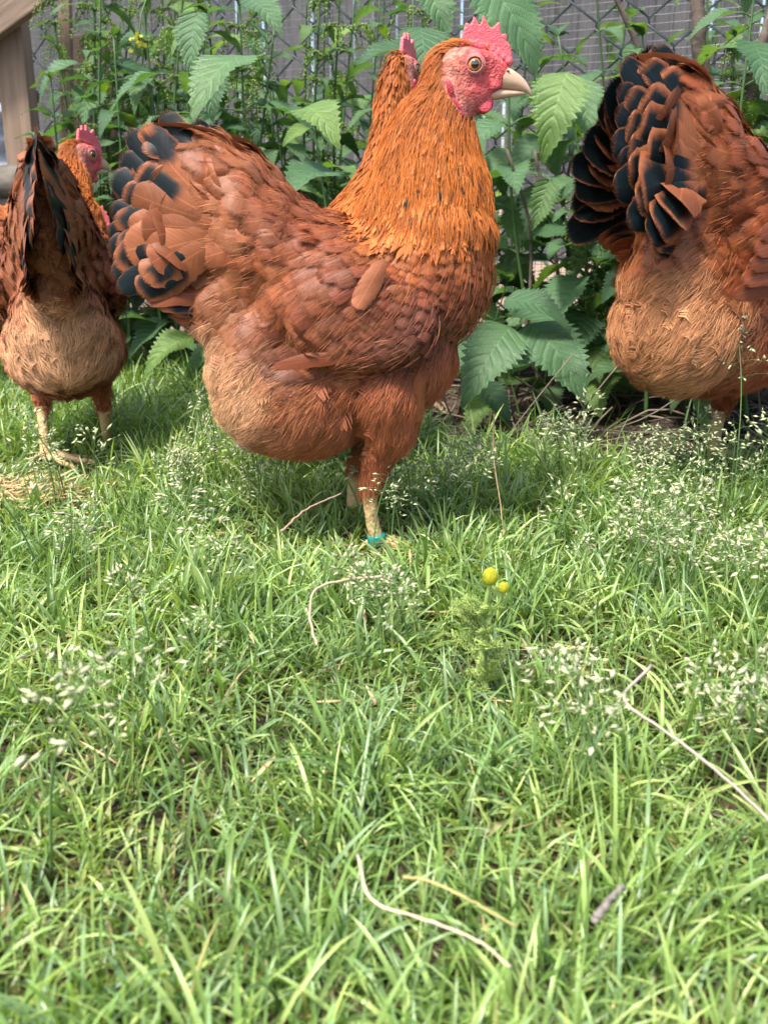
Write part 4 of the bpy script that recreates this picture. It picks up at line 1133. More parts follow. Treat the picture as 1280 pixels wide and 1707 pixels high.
    # ---- tail: ridge of two leaves, rows from the black quills inwards to the brown coverts
    if tail:
        cx, cy = 425, 392
        def tip(ang, R): a_ = math.radians(ang); return cx + R * math.cos(a_), cy - R * math.sin(a_)
        def Rr(ang): return np.interp(ang, [122, 135, 150, 168, 192, 210], [246, 272, 262, 244, 236, 212])
        for s in (-1, 1):
            rows = [(1.04, 9, 128, 207, 30, 0.000, 'q'), (0.95, 8, 126, 205, 35, 0.0030, 'c1'), (0.85, 7, 123, 201, 40, 0.005, 'c2'), (0.72, 6, 120, 195, 40, 0.0065, 'c3'), (0.60, 6, 118, 195, 42, 0.0075, 'c4'), (0.48, 5, 116, 188, 40, 0.0085, 'c4')]
            for ri, (rf, n, a0, a1, Wd, yo, kd) in enumerate(rows):
                for k in range(n):
                    f = k / (n - 1); ang = a0 + (a1 - a0) * f + r.normal(0, 2.0)
                    R = Rr(ang) * rf * (1 + r.normal(0, 0.03)); x, y = tip(ang, R)
                    xr, yr = tip(ang + (158 - ang) * 0.35, 48 + 14 * ri)
                    yt = s * spread * (0.004 + 0.036 * f ** 1.2 + yo); yb = s * flare * (0.010 + 0.020 * f + yo)
                    yb = ysurf(L3(xr, yr), s, yb, 0.001); yt = ysurf(L3(x, y), s, yt, 0.0035 + yo * 0.8)
                    nrm = np.array([-0.25, s * 1.0, 0.45 * (1 - f) - 0.1])
                    if kd == 'q': cf = c_edge(BF, 0.93, 0.975, 0.15) if r.random() < qblack else c_blotch(BF, .35, .9, -.9, .1)
                    elif kd == 'c1':
                        cf = c_edge(BF, 0.74, 0.93, 0.55 - 0.3 * black) if r.random() < 0.35 + 0.65 * black else c_blotch(BF, .60, .9, -.9, .5)
                    elif kd == 'c2':
                        cf = (c_edge(BF, 0.62, 0.9, 0.45) if r.random() < black * 0.9 else c_blotch(BF * .88, .55, .85, -.3, .7)) if r.random() < black * 0.9 else c_plain(BF * .85)
                    else: cf = c_plain(CH * 0.5 + BR * 0.38)
                    big_feather(bvh, t, 'feather', L3(xr, yr, yb), L3(x, y, yt), nrm, Wd * K * tailw * r.uniform(0.82, 1.15), r, cf,
                                lift=0.0012 + 0.0010 * ri, bulge=(0.05 if s > 0 else -0.05) * (1.2 - f * 1.6) * (ri < 3), camber=0.28, curl=0.05 * (ri < 3) * (f < .8), snap=(ri >= 3 or (ri == 2 and f > .7)))
            if s < 0: ridge(t, bvh, r)
            # under-tail coverts
            for k in range(6):
                f = k / 5; p = L3(400 - 20 * f, 470 + 50 * f, s * 0.022); q = L3(262 + 40 * f + r.normal(0, 5), 500 + 40 * f, s * (0.030 - 0.012 * f))
                big_feather(bvh, t, 'feather', p, q, (-.2, s, -.3), 20 * K, r, c_plain(CH) if r.random() < .6 else c_blotch(BR, .6, .85, -.2, .9), lift=0.004, bulge=-0.05 * s, camber=0.3, snap=True)
    # ---- folded wing: flight feathers along the lower edge
    for s in (-1, 1):
        for k in range(wing[0]):
            p = L3(690 - 8 * k, 578 - wing[1] * 1.1 * k, s * (0.060 + 0.0012 * k)); q = L3(wing[3] + 9 * k, 602 - wing[1] * k, s * (0.064 + 0.0014 * k))
            yy = max(abs(ysurf(p, s, p[1], 0.0)), abs(ysurf(q, s, q[1], 0.0))); p[1] = s * (yy + 0.001); q[1] = s * (yy + 0.003 + 0.001 * k)
            big_feather(bvh, t, 'feather', p, q, (0, s, 0.25), wing[2] * K, r, c_plain(CH * 0.85), lift=0.0010 + 0.0006 * k, bulge=-0.035 * s, camber=0.18)
    if extra: extra(t, bvh, r)
    if face: head_parts(t, Mh)
    # ---- legs
    for s, lg in zip((-1, 1), legs):
        hk = np.array(lg['hock']); ft = np.array(lg['foot']); a = Acc()
        kn = hk + (hk - ft) * 0.06
        P_ = bez([kn, hk, hk * .5 + ft * .5 + np.array([-.0015, 0, 0]), ft + np.array([0, 0, 0.008])], 16)
        rad = np.interp(np.linspace(0, 1, 16), [0, .2, .3, .6, .85, 1], [.0085, .0085, .0072, .0058, .0062, .0075]) * (1 + 0.03 * np.cos(np.arange(16) * np.pi))
        a.tube(P_, rad, 12)
        lo = obj('leg', a.mesh('leg', M_LEG), t)
        hd = lg.get('head', 0.0)
        for az, Lt, r0 in ((hd + 0.5, .040, .0048), (hd, .050, .0052), (hd - 0.5, .040, .0048), (hd + math.pi - 0.25, .022, .0036)):
            d = np.array([math.cos(az), math.sin(az), 0]); b = ft + np.array([0, 0, 0.007])
            pt = bez([b, b + d * Lt * .35 + np.array([0, 0, .004]), b + d * Lt * .7 + np.array([0, 0, -.001]), b + d * Lt + np.array([0, 0, -.003])], 12)
            ta = Acc(); ta.tube(pt, np.linspace(r0, r0 * .62, 12) * (1 + .10 * np.cos(np.arange(12) * np.pi)), 9)
            e = pt[-1]; ta.tube([e, e + d * .006 + np.array([0, 0, .0005]), e + d * .012 + np.array([0, 0, -.003])], [r0 * .5, r0 * .35, .0003], 6)
            obj('toe', ta.mesh('toe', M_LEG), lo)
        if lg.get('band'):
            c = hk * 0.22 + ft * 0.78; ax = unit(hk - ft); a = Acc()
            a.tube([c - ax * .0055, c - ax * .0045, c + ax * .0045, c + ax * .0055], [.0076, .0084, .0084, .0076], 16)
            obj('leg_band', a.mesh('leg_band', M_BAND), t)
    return t

def leg(hx, hy, fx, fy, y, head=0.0, band=False):
    h = L3(hx, hy, y); f = L3(fx, fy, y); f[2] = 0.002
    return dict(hock=h, foot=f, head=head, band=band)
def nk(lst): return [(*L3(x, y, yy), rr * K) for x, y, yy, rr in lst]

NECK_A = nk([(688, 425, 0, 114), (712, 348, 0, 105), (714, 288, 0, 86), (720, 234, 0, 69), (736, 184, 0, 50), (757, 146, 0, 36)])
LEGS_A = (leg(616, 800, 632, 905, -0.028, 0.1, True), leg(590, 800, 588, 905, 0.034, 0.0))
def extra_a(t, bvh, r):
    big_feather(bvh, t, 'feather', L3(640, 424, -0.070), L3(596, 502, -0.075), (0, -1, 0.1), 18 * K, r, c_plain(np.array((0.33, 0.118, 0.056))), lift=0.005, camber=0.3, label='pale feather sticking out of the wing')
    big_feather(bvh, t, 'feather', L3(700, 600, -0.050), L3(693, 690, -0.044), (0.5, -1, 0.0), 14 * K, r, c_plain(RU * 1.25), lift=0.006, camber=0.4, label='pale loose feather at the front of the thigh')
make_hen('chestnut hen standing in profile at the front with orange neck and teal leg band', HB, 0.0, 1.0, NECK_A, L3(789, 111), 0.0, 0.0, 11, LEGS_A,
         dens=1.0, parts=170, black=0.35, hair=60000, fleck=0.13, group='brown hens on the lawn', extra=extra_a)

def local(px, py, Y, origin, yaw, sc):
    p = U(px, py, Y) - Vector(origin); return np.array(Matrix.Rotation(-yaw, 3, 'Z') @ p) / sc
def neck_to(head, hyaw, radii=(110, 100, 88, 74, 58, 42)):
    """neck curve from the breast up to the back of a head placed at head"""
    b0 = L3(672, 425); back = np.array([math.cos(hyaw), math.sin(hyaw), 0]); e = head - back * 0.020 + np.array([0, 0, -0.016])
    m = b0 * .45 + e * .55 + np.array([0.018, 0, -0.008])
    return [(*p, r_ * K) for p, r_ in zip(bez([b0, b0 * .7 + m * .3 + np.array([.006, 0, 0.004]), m, e], 6), radii)]

# hen right behind the front one: only neck, back and turned-away head show
yB = math.radians(40); OB = Vector((U(575, 560, 1.05).x, 1.06, 0)); hB = local(666, 118, 1.13, OB, yB, 1.0); hB = np.array([hB[0], 0.0 + hB[1] * 0.5, hB[2]])
make_hen('brown hen mostly hidden behind the front hen with its head turned away', OB, yB, 1.0, neck_to(hB, math.radians(25)), Vector(hB), math.radians(25), 0.0, 23,
         (leg(616, 815, 612, 905, -0.032), leg(600, 812, 640, 905, 0.034)), dens=0.6, parts=30, black=0.4, hair=7000, group='brown hens on the lawn')

# hen at the left seen from the rear
yC = math.radians(105); OC = Vector((U(114, 765, 1.12).x, 1.155, 0)); hC = local(141, 258, 1.34, OC, yC, 1.0)
make_hen('brown hen seen from behind at the left with its pale leg and pink comb showing', OC, yC, 1.0, neck_to(hC, math.radians(-45)), Vector(hC), math.radians(-44), 0.0, 31,
         (leg(600, 812, 640, 905, -0.036), leg(600, 800, 560, 905, 0.034, -1.9)), dens=0.85, parts=120, black=0.2, hair=30000, group='brown hens on the lawn', view=(0, -1, 0.2), wing=(5, 16, 17, 430), spread=0.55, tailw=1.2, qblack=0.45, flare=0.95, tz=165)

# hen at the right, three-quarter rear view with its head out of frame
ND = nk([(690, 425, 0, 112), (742, 375, 0, 95), (778, 338, 0, 76), (804, 310, 0, 60), (824, 290, 0, 50), (842, 278, 0, 42)])
OD = Vector((U(1244, 790, 1.07).x, 1.07, 0))
make_hen('chestnut hen at the right with glossy black tail and its head out of view', OD, math.radians(29), 1.19, ND, L3(880, 250), 0.0, 0.0, 47,
         (leg(616, 815, 620, 905, -0.032), leg(600, 812, 600, 905, 0.036)), dens=0.95, parts=150, black=1.0, hue=np.array((0.80, 0.67, 0.57)), hair=44000, group='brown hens on the lawn', view=(0, -1, 0.15), wing=(6, 22, 22, 350), rump=True, spread=1.1, tailw=1.25)

# hen beyond the left one, of which the comb and a sliver of the breast show
yE = math.radians(15); OE = Vector((U(48, 720, 1.50).x, 1.55, 0)); hE = local(150, 376, 1.56, OE, yE, 1.0)
make_hen('brown hen hidden beyond the left hen with only comb and flank showing', OE, yE, 1.0, neck_to(hE, 0.0), Vector(hE), 0.0, 0.1, 59,
         (leg(616, 815, 620, 905, -0.032), leg(600, 812, 600, 905, 0.036)), dens=0.5, parts=20, black=0.4, hair=4000, group='brown hens on the lawn')

# ------------------------------------------------------------------ lawn
def lawn_mask(x, y, r):
    """probability that a blade grows here: bare soil under the nettles at the right"""
    edge = 1.075 + 0.05 * np.sin(x * 14) + 0.03 * np.sin(x * 37 + 1)
    bare = np.clip((y - edge) / 0.05, 0, 1) * np.clip((x - 0.0 + 0.05 * np.sin(y * 20)) / 0.05, 0, 1)
    m = 1 - 0.985 * bare
    patch = np.exp(-(((x + 0.37) / 0.055) ** 2 + ((y - 0.955) / 0.03) ** 2))       # straw-coloured thin patch at left
    p2 = np.exp(-(((x - 0.10) / 0.05) ** 2 + ((y - 0.60) / 0.025) ** 2)) + np.exp(-(((x - 0.19) / 0.05) ** 2 + ((y - 0.44) / 0.03) ** 2)) + np.exp(-(((x + 0.13) / 0.05) ** 2 + ((y - 0.47) / 0.02) ** 2))
    return m * (1 - 0.8 * patch) * (1 - 0.55 * np.clip(p2, 0, 1)), bare

def blades(base, az, th0, th1, Ln, W, col, seg, r, roll=0.5, fold=0.22, tipc=1.25):
    n = len(base); t = np.linspace(0, 1, seg + 1)
    th = th0[:, None] + (th1 - th0)[:, None] * t[None] ** 1.3
    d = np.stack([np.sin(th) * np.cos(az)[:, None], np.sin(th) * np.sin(az)[:, None], np.cos(th)], -1)
    step = (Ln / seg)[:, None, None]
    P = np.concatenate([np.zeros((n, 1, 3)), np.cumsum(0.5 * (d[:, 1:] + d[:, :-1]) * step, 1)], 1) + base[:, None]
    P[..., 2] = np.maximum(P[..., 2], ground_h(P[..., 0], P[..., 1]) + 0.002)
    S = np.stack([-np.sin(az), np.cos(az), np.zeros(n)], -1)[:, None].repeat(seg + 1, 1)
    Nn = np.cross(S, d); ro = (r.normal(0, roll, n)[:, None] + r.normal(0, 0.5, n)[:, None] * t[None])[..., None]
    B = S * np.cos(ro) + Nn * np.sin(ro); Up = np.cross(d, B)
    w = (W[:, None] * np.minimum(1, 0.55 + t * 2.2)[None] * np.sqrt(np.clip(1 - t ** 2.4, 0.0, 1))[None])[..., None]
    V = np.stack([P - B * w, P - Up * w * fold * 2, P + B * w], 2)      # (n, seg+1, 3, 3)
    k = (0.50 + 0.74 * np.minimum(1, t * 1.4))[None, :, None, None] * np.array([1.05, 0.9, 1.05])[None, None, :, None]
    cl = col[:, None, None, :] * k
    j = np.arange(seg)[:, None] * 3 + np.arange(2)[None]
    Q1 = np.stack([j, j + 1, j + 4, j + 3], -1).reshape(-1, 4)
    Q = (Q1[None] + (np.arange(n) * (seg + 1) * 3)[:, None, None]).reshape(-1, 4)
    return V.reshape(-1, 3), Q, cl.reshape(-1, 3)

def build_grass():
    r = np.random.default_rng(3)
    def region(n):
        y = r.uniform(0.20, 1.95, n * 3); x = r.uniform(-1, 1, n * 3) * 0.95
        k = np.abs(x) < 0.43 * y + 0.07; m, _ = lawn_mask(x, y, r)
        k &= r.random(n * 3) < m * np.where(y > 1.25, 0.5, 1.0)
        return x[k][:n], y[k][:n]
    nc = 2300; cx, cy = region(nc); nc = len(cx)
    caz = r.uniform(0, 2 * np.pi, nc); cl = r.uniform(0.7, 1.25, nc) * np.where(r.random(nc) < 0.15, 1.35, 1.0); ch = r.random(nc)
    n1 = 52000; c = r.integers(0, nc, n1)
    sp = 0.012
    x = cx[c] + r.normal(0, sp, n1); y = cy[c] + r.normal(0, sp, n1)
    n2 = 16000; x2, y2 = region(n2); n2 = len(x2)
    X = np.concatenate([x, x2]); Y = np.concatenate([y, y2]); n = len(X)
    lenf = np.concatenate([cl[c], r.uniform(0.35, 0.9, n2)]); hue = np.concatenate([np.clip(ch[c] + r.normal(0, .15, n1), 0, 1), r.random(n2)])
    az = np.concatenate([np.arctan2(y - cy[c], x - cx[c]) * 1.0 + r.normal(0, 0.6, n1), r.uniform(0, 6.28, n2)])
    az = np.where(r.random(n) < 0.35, np.concatenate([caz[c], r.uniform(0, 6.28, n2)]) + r.normal(0, .5, n), az)
    m, bare = lawn_mask(X, Y, r); wg = G(812, 1165)
    m = m * (1 - 0.85 * np.exp(-(((X - wg.x) / 0.022) ** 2 + ((Y - wg.y + 0.012) / 0.022) ** 2)))
    ok = r.random(n) < np.maximum(m, 0.02); X, Y, lenf, hue, az = X[ok], Y[ok], lenf[ok], hue[ok], az[ok]; n = len(X)
    W0 = np.where(Y < .62, .82, 1.0); Ln = lenf * r.uniform(0.024, 0.060, n) * np.where(Y < .62, .85, 1.0) * np.where(Y > 1.0, 1.25, 1.0) * (1 - 0.25 * np.exp(-((Y - 0.80) / 0.10) ** 2)) * (1 - 0.75 * np.exp(-((X + .37) / .11) ** 2 - ((Y - 1.08) / .09) ** 2) * 1.1) * (1 - 0.5 * np.exp(-((X + .01) / .05) ** 2 - ((Y - .79) / .06) ** 2))
    W = r.uniform(0.0006, 0.0015, n) * (0.7 + 0.3 * lenf) * np.where(r.random(n) < 0.10, 1.3, 1.0) * W0
    th0 = np.abs(r.normal(0.40, 0.30, n)); th1 = th0 + np.abs(r.normal(0.95, 0.6, n))
    g1 = np.array((0.130, 0.212, 0.050)); g2 = np.array((0.215, 0.305, 0.085)); g3 = np.array((0.145, 0.225, 0.105)); g4 = np.array((0.32, 0.385, 0.125))
    st = np.array((0.42, 0.33, 0.14))
    h = hue[:, None]
    col = np.where(h < .4, g1 + (g3 - g1) * (h / .4), np.where(h < .8, g1 + (g2 - g1) * ((h - .4) / .4), g2 + (g4 - g2) * ((h - .8) / .2)))
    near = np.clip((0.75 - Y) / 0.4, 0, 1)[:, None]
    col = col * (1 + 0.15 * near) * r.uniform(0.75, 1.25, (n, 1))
    dead = (r.random(n) < 0.02)[:, None]; W = np.where(dead[:, 0], W * .6, W); Ln = np.where(dead[:, 0], Ln * .75, Ln); col = np.where(dead, st * r.uniform(.7, 1.2, (n, 1)), col)
    base = np.stack([X, Y, ground_h(X, Y) - 0.001], -1)
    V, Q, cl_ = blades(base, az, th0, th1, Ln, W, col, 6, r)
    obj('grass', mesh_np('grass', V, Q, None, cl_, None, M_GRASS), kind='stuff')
    # low, flat-lying thatch and moss-like undergrowth
    n = 22000; x, y = region(n); n = len(x)
    base = np.stack([x, y, ground_h(x, y) + 0.001], -1)
    col = np.where((r.random(n) < .22)[:, None], st * .8, np.array((0.25, 0.30, 0.075))) * r.uniform(.4, 1.15, (n, 1))
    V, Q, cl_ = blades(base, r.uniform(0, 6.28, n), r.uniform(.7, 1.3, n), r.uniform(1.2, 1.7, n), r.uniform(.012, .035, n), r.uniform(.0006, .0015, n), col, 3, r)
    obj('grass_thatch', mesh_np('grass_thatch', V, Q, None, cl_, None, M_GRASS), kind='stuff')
    # straw scattered in the thin patches
    n = 1000; q = r.random(n)
    x = np.where(q < .93, r.normal(-0.375, .045, n), r.uniform(-.3, .3, n)); y = np.where(q < .93, r.normal(.955, .028, n), r.uniform(.35, .9, n))
    base = np.stack([x, y, ground_h(x, y) + .006 + r.uniform(0, .020, n)], -1)
    V, Q, cl_ = blades(base, r.uniform(0, 6.28, n), r.uniform(1.3, 1.6, n), r.uniform(1.4, 1.75, n), r.uniform(.015, .045, n), r.uniform(.0005, .0012, n), np.array((.60, .43, .22)) * r.uniform(.6, 1.2, (n, 1)), 3, r)
    obj('straw', mesh_np('straw', V, Q, None, cl_, None, M_DRY), kind='stuff')
build_grass()

# ------------------------------------------------------------------ flowering grass stems
def seed_head(seed, H, npan, spread):
    """(stem mesh, panicle mesh) of an annual meadow grass stem of height H"""
    r = np.random.default_rng(seed); az = r.uniform(0, 6.28); lean = r.uniform(0.1, 0.5)
    P = bez([(0, 0, 0), (math.cos(az) * H * lean * .25, math.sin(az) * H * lean * .25, H * .55), (math.cos(az) * H * lean * .8, math.sin(az) * H * lean * .8, H * .95)], 14)
    a = Acc(); a.tube(P, np.linspace(.0008, .0003, 14), 5, (0.12, 0.20, 0.06))
    b = Acc()
    for k in range(npan):
        f = 0.58 + 0.42 * k / max(1, npan - 1); i = f * 13; i0 = min(12, int(i)); p = P[i0] + (P[i0 + 1] - P[i0]) * (i - i0)
        for q in range(2):
            aa = r.uniform(0, 6.28); L = spread * (1.15 - f) * 2.2 * r.uniform(.6, 1.2) + .004
            d = np.array([math.cos(aa), math.sin(aa), r.uniform(-.1, .7)]); d /= np.linalg.norm(d)
            e = p + d * L; b.tube([p, (p + e) / 2 + np.array([0, 0, .001]), e], .00018, 3, (0.14, 0.22, 0.07))
            for m in range(r.integers(1, 4)):
                g = p + d * L * r.uniform(.35, 1.05) + r.normal(0, .0008, 3); dd = unit(d + r.normal(0, .55, 3)); l = r.uniform(.0045, .0078); w = l * .21
                s1 = unit(np.cross(dd, [0.1, .3, 1])); s2 = np.cross(dd, s1)
                V = np.array([g, g + dd * l * .45 + s1 * w, g + dd * l * .45 + s2 * w * .6, g + dd * l * .45 - s1 * w, g + dd * l * .45 - s2 * w * .6, g + dd * l])
                T = [(0, 2, 1), (0, 3, 2), (0, 4, 3), (0, 1, 4), (5, 1, 2), (5, 2, 3), (5, 3, 4), (5, 4, 1)]
                b.add(V, None, T, np.array((0.50, 0.52, 0.30)) * r.uniform(.6, 1.25))
    return a.mesh('stem', M_STEM), b.mesh('panicle', M_SEED)

def build_seeds():
    var = [seed_head(700 + k, H, n, sp) for k, (H, n, sp) in enumerate([(.075, 7, .016), (.09, 8, .02), (.065, 7, .013), (.10, 9, .022), (.08, 9, .012)])]
    r = random.Random(9)
    def put(x, y, v, sc, label, group):
        st, pa = var[v]; o = obj('grass_stem', None); o.location = (x, y, float(ground_h(x, y))); o.rotation_euler = (r.uniform(-.2, .2), r.uniform(-.2, .2), r.uniform(0, 6.28)); o.scale = (sc,) * 3
        tag(o, label, 'grass stem', group); obj('stem', st, o); obj('panicle', pa, o)
        return o
    lab = 'thin grass stem with a small pale open seed head standing in the lawn'
    cnt = 0
    # clusters as in the photograph: centre pixel on the ground, spread, number
    cl = [((415, 830), 60, 14), ((300, 850), 70, 10), ((130, 830), 60, 7), ((560, 860), 60, 6), ((720, 870), 60, 12), ((660, 890), 40, 6), ((930, 800), 50, 9), ((1150, 840), 110, 26), ((1050, 950), 80, 16),
          ((1180, 1010), 80, 16), ((780, 830), 50, 7), ((330, 1000), 90, 5), ((280, 1150), 120, 3), ((690, 1080), 70, 6), ((120, 960), 80, 5), ((980, 1200), 60, 3), ((1200, 1270), 50, 6), ((170, 1500), 90, 1), ((250, 1330), 90, 2), ((1000, 1330), 60, 3)]
    where = ['behind the yellow straw patch at left', 'left of the front hen leg', 'below the left hen foot', 'close to the front hen leg', 'just right of the front hen leg', 'beside the teal leg band',
             'at the lawn edge before the low nettle', 'in front of the right hen legs', 'below the right hen, in the tall grass', 'at the right edge above the bent twig', 'below the front hen breast', 'left of the curled straw',
             'in the middle left of the lawn', 'between curled straw and yellow flowered weed', 'near the left edge below the straw patch', 'beside the kink of the bent twig', 'close above the bent twig', 'low in the lawn at lower left', 'left of centre in the short grass', 'right of centre, below the yellow flowered weed']
    for ((px, py), s, n), wh in zip(cl, where):
        lab = 'thin grass stem with pale open seed head ' + wh
        for _ in range((n * 3 + 2) // 4):
            g = G(px + r.gauss(0, s * .7), py + r.gauss(0, s * .28) + 30)
            put(g.x, g.y, r.randrange(5), r.uniform(.8, 1.35), lab, 'seed heads ' + wh)
    # tall stems in front of the right hen
    for k, (px, ty, lab) in enumerate([(1216, 505, 'tallest pale flowering grass stem standing in front of the right hen'), (1238, 640, 'second tall flowering grass stem beside the tallest one before the right hen')]):
        st, pa = seed_head(760 + k, .22 - .06 * k, 12, .017); Y = .93
        b = U(px + 4, 850, Y); o = obj('grass_stem', None); o.location = (b.x, Y, 0); tag(o, lab, 'grass stem')
        o.rotation_euler = (0, -0.05, 2.2)
        h = U(px, ty, Y).z; o.scale = (h / (.21 - .06 * k) ,) * 3
        obj('stem', st, o); obj('panicle', pa, o)
build_seeds()

# ------------------------------------------------------------------ pineapple weed, dry stalks, dead leaves
def build_weed():
    r = np.random.default_rng(4); g = G(812, 1165)
    t = thing('pineapple_weed', 'feathery green weed with two round yellow flower heads in the lawn', 'weed', g)
    Y = g.y; top = np.array(U(817, 968, Y) - g)
    a = Acc(); P = bez([(0, 0, 0), (top[0] - .004, .004, top[2] * .5), (top[0], 0, top[2])], 12); a.tube(P, np.linspace(.0024, .0013, 12), 7, (.26, .36, .10))
    q1 = np.array(U(838, 980, Y) - g) + np.array([0, -.004, 0]); a.tube(bez([P[7], (P[9] + q1) / 2 + np.array([.003, 0, -.004]), q1], 7), .0008, 5, (.20, .28, .07))
    obj('stem', a.mesh('stem', M_STEM), t)
    for c, rad in ((P[-1], .0044), (q1, .0029)):
        bm = bmesh.new(); ell(bm, (0, 0, 0), (rad, rad, rad * 1.12), None, 3)
        V = np.array([v.co[:] for v in bm.verts]); bm.free()
        f = Acc(); gold = np.array((.46, .46, .03))
        n = 150; ph = np.arange(n) * 2.39996; zz = 1 - 1.6 * (np.arange(n) + .5) / n; rr = np.sqrt(1 - zz * zz)
        for k in range(n):
            d = np.array([rr[k] * math.cos(ph[k]), rr[k] * math.sin(ph[k]), zz[k]]); p = d * rad * np.array([1, 1, 1.15]); s = rad * .13
            s1 = unit(np.cross(d, [.2, .1, 1])); s2 = np.cross(d, s1)
            f.add(np.array([p - s1 * s, p + s2 * s, p + s1 * s, p - s2 * s, p + d * s * 1.1]), None, [(0, 4, 1), (1, 4, 2), (2, 4, 3), (3, 4, 0)][::-1], gold * r.uniform(.75, 1.15) * np.array([1, 1 - .1 * (zz[k] < 0.2), 1]))
        V2, Q2, T2 = tube_np([(0, 0, -rad * 1.1), (0, 0, -rad * .7), (0, 0, 0), (0, 0, rad * .6), (0, 0, rad * 1.05)], [rad * .5, rad * .95, rad * .98, rad * .75, rad * .2], 14)
        f.add(V2, Q2, T2, gold * .8)
        o = obj('flower_head', f.mesh('flower_head', M_FLOWER), t); o.location = c + np.array([0, 0, rad * .6])
    var = []
    for v in range(4):
        a = Acc(); L = 1.0
        main = bez([(0, 0, 0), (.5, 0, .16), (1, 0, .1)], 12); a.tube(main, np.linspace(.016, .008, 12), 4, (.36, .46, .14))
        for k in range(2, 12):
            for s in (-1, 1):
                l = .34 * (1 - .5 * abs(k / 11 - .5)) * r.uniform(.7, 1.2); d = unit(np.array([.7, s * .8, r.uniform(-.1, .5)])); e = main[k] + d * l
                a.tube([main[k], e], [.018, .008], 3, (.38, .48, .15))
                for m in (.4, .7):
                    for s2 in (-1, 1):
                        b = main[k] + d * l * m; a.tube([b, b + unit(d + np.array([s2 * .6, -s2 * s * .6, .3])) * l * .42], [.015, .007], 3, (.40, .50, .16))
        var.append(a.mesh('leaf', M_FLOWER))
    for k in range(22):
        f = r.uniform(.08, .78); i = min(10, int(f * 11)); az = r.uniform(0, 6.28)
        o = obj('leaf', var[k % 4], t); aim(o, Vector(P[i]), (math.cos(az), math.sin(az), r.uniform(.5, 1.6)), (0, 0, 1), r.uniform(.018, .032) * (1.05 - .4 * f))
build_weed()

def stalk(name, pp, rad, col, label, cat, z=0.02, zs=None):
    z = z + 0.012
    P = []
    for k, (x, y) in enumerate(pp):
        g = G(x, y); zz = z if zs is None else zs[k]
        q = U(x, y, g.y - zz * (g.y / CAMH)); P.append((q.x, q.y, q.z))
    a = Acc(); pts = bez(P, 26); pts += rng.normal(0, rad * .25, pts.shape)
    a.tube(pts, rad * np.linspace(1.1, .7, 26) * (1 + rng.normal(0, .06, 26)), 7, np.array(col))
    return tag(obj(name, a.mesh(name, M_DRY)), label, cat)
stalk('dry_twig', [(1085, 1110), (1040, 1165), (1110, 1220), (1200, 1290), (1290, 1375)], .0009, (.40, .33, .27), 'bent pale dry twig lying over the grass at right', 'twig', .035)
stalk('dry_stalk', [(596, 1425), (620, 1500), (700, 1530), (790, 1565), (850, 1612)], .00055, (.62, .50, .34), 'long pale straw stalk arching over grass near the bottom', 'straw stalk', .035)
stalk('yellowed_blade', [(672, 1462), (720, 1470), (790, 1505), (860, 1545)], .0006, (.40, .34, .13), 'yellowing thick grass blade above the straw stalk near the bottom', 'grass blade', .035)
stalk('curled_straw', [(640, 960), (570, 968), (525, 985), (517, 1030), (528, 1075)], .0010, (.48, .36, .24), 'thin curled straw hooked over the grass below front hen', 'straw stalk', .04)
stalk('upright_stalk', [(823, 690), (822, 760), (835, 850), (842, 930)], .0007, (.42, .28, .16), 'thin reddish upright dry stalk right of the front hen leg', 'straw stalk', .03, [.12, .085, .04, .0])
stalk('fallen_stalk', [(470, 885), (510, 850), (570, 822)], .0009, (.42, .27, .20), 'short reddish dry stalk leaning left of the front hen leg', 'straw stalk', .05)
stalk('wood_chip', [(990, 1535), (1010, 1508), (1035, 1478)], .0016, (.22, .19, .16), 'short grey stick standing in the grass at lower right', 'stick', .03)

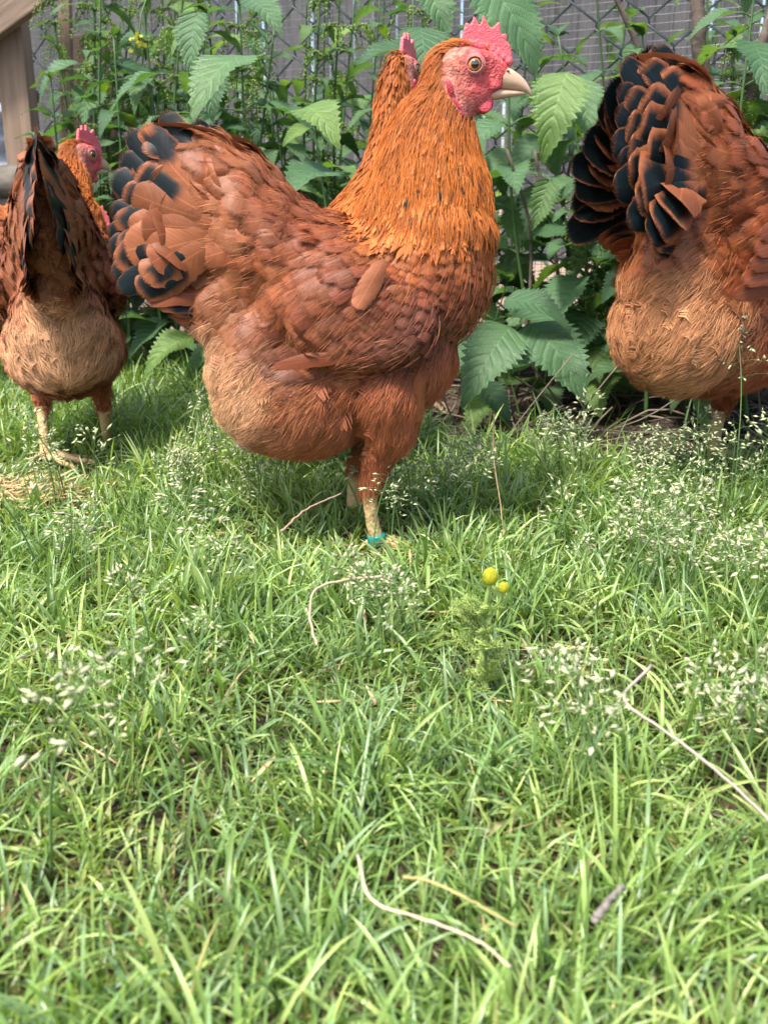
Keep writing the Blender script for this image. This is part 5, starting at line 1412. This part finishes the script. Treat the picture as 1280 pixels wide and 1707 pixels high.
def build_dead_leaves():
    r = np.random.default_rng(12)
    spots = [(885, 742, .05, 'curled rust brown dead leaf on soil under the nettle'), (735, 690, .06, 'pale dead leaf leaning beside front hen breast under the nettle'), (1000, 740, .03, 'small pinkish dead leaf on soil before the right hen'),
             (780, 700, .05, 'dark brown dead leaf on shaded soil beside the low nettle'), (980, 690, .05, 'grey brown dead leaf on the bare soil left of right hen'), (830, 730, .04, 'narrow tan dead leaf at the edge of the lawn')]
    for k, (px, py, L, lab) in enumerate(spots):
        g = G(px, py); rows = 13; t = np.linspace(0, 1, rows); w = .24 * np.sin(np.pi * t ** .8) + .004
        V = []
        for i in range(rows):
            for s in (-1, -.5, 0, .5, 1): V.append(((t[i] - .5), s * w[i] * (1.1 if i % 2 else .95), .10 * s * s * (1 + .5 * math.sin(i)) + .12 * math.sin(t[i] * 4 + k) + .03))
        ii = np.arange(rows - 1)[:, None] * 5 + np.arange(4)[None]
        c = np.array([(.24, .09, .045), (.36, .24, .16), (.40, .22, .18), (.10, .06, .04), (.22, .17, .13), (.34, .25, .15)][k])
        o = obj('dead_leaf', mesh_np('dead_leaf', np.array(V) * L, np.stack([ii, ii + 5, ii + 6, ii + 1], -1).reshape(-1, 4), None, c * r.uniform(.8, 1.2, (rows * 5, 1)), None, M_DRY))
        o.location = (g.x, g.y, float(ground_h(g.x, g.y)) + .002); o.rotation_euler = (r.uniform(-.2, .5), r.uniform(-.3, .3), r.uniform(0, 6.28)); tag(o, lab, 'dead leaf')
build_dead_leaves()

# yellow blossom among the leaves at the upper left
def build_blossom():
    P = np.array(U(232, 68, 1.3)); r = np.random.default_rng(2); a = Acc()
    t = thing('yellow_flower', 'small drooping yellow flower among the leaves at upper left', 'flower', tuple(P))
    for k in range(14):
        d = unit(r.normal(0, 1, 3) + np.array([0, 0, -.6])); p = r.normal(0, .005, 3); l = r.uniform(.005, .009); s = unit(np.cross(d, [.2, 1, .1])) * .0028
        b = Acc(); b.add(np.array([p, p + d * l * .5 + s, p + d * l, p + d * l * .5 - s]), [(0, 1, 2, 3)], None, (.38, .38, .05)); obj('petal', b.mesh('petal', M_FLOWER), t)
    a.tube([(0, 0, 0), (.004, .004, .03), (.01, .03, .06)], .0008, 4, (.1, .18, .05)); obj('stem', a.mesh('stem', M_STEM), t)
build_blossom()
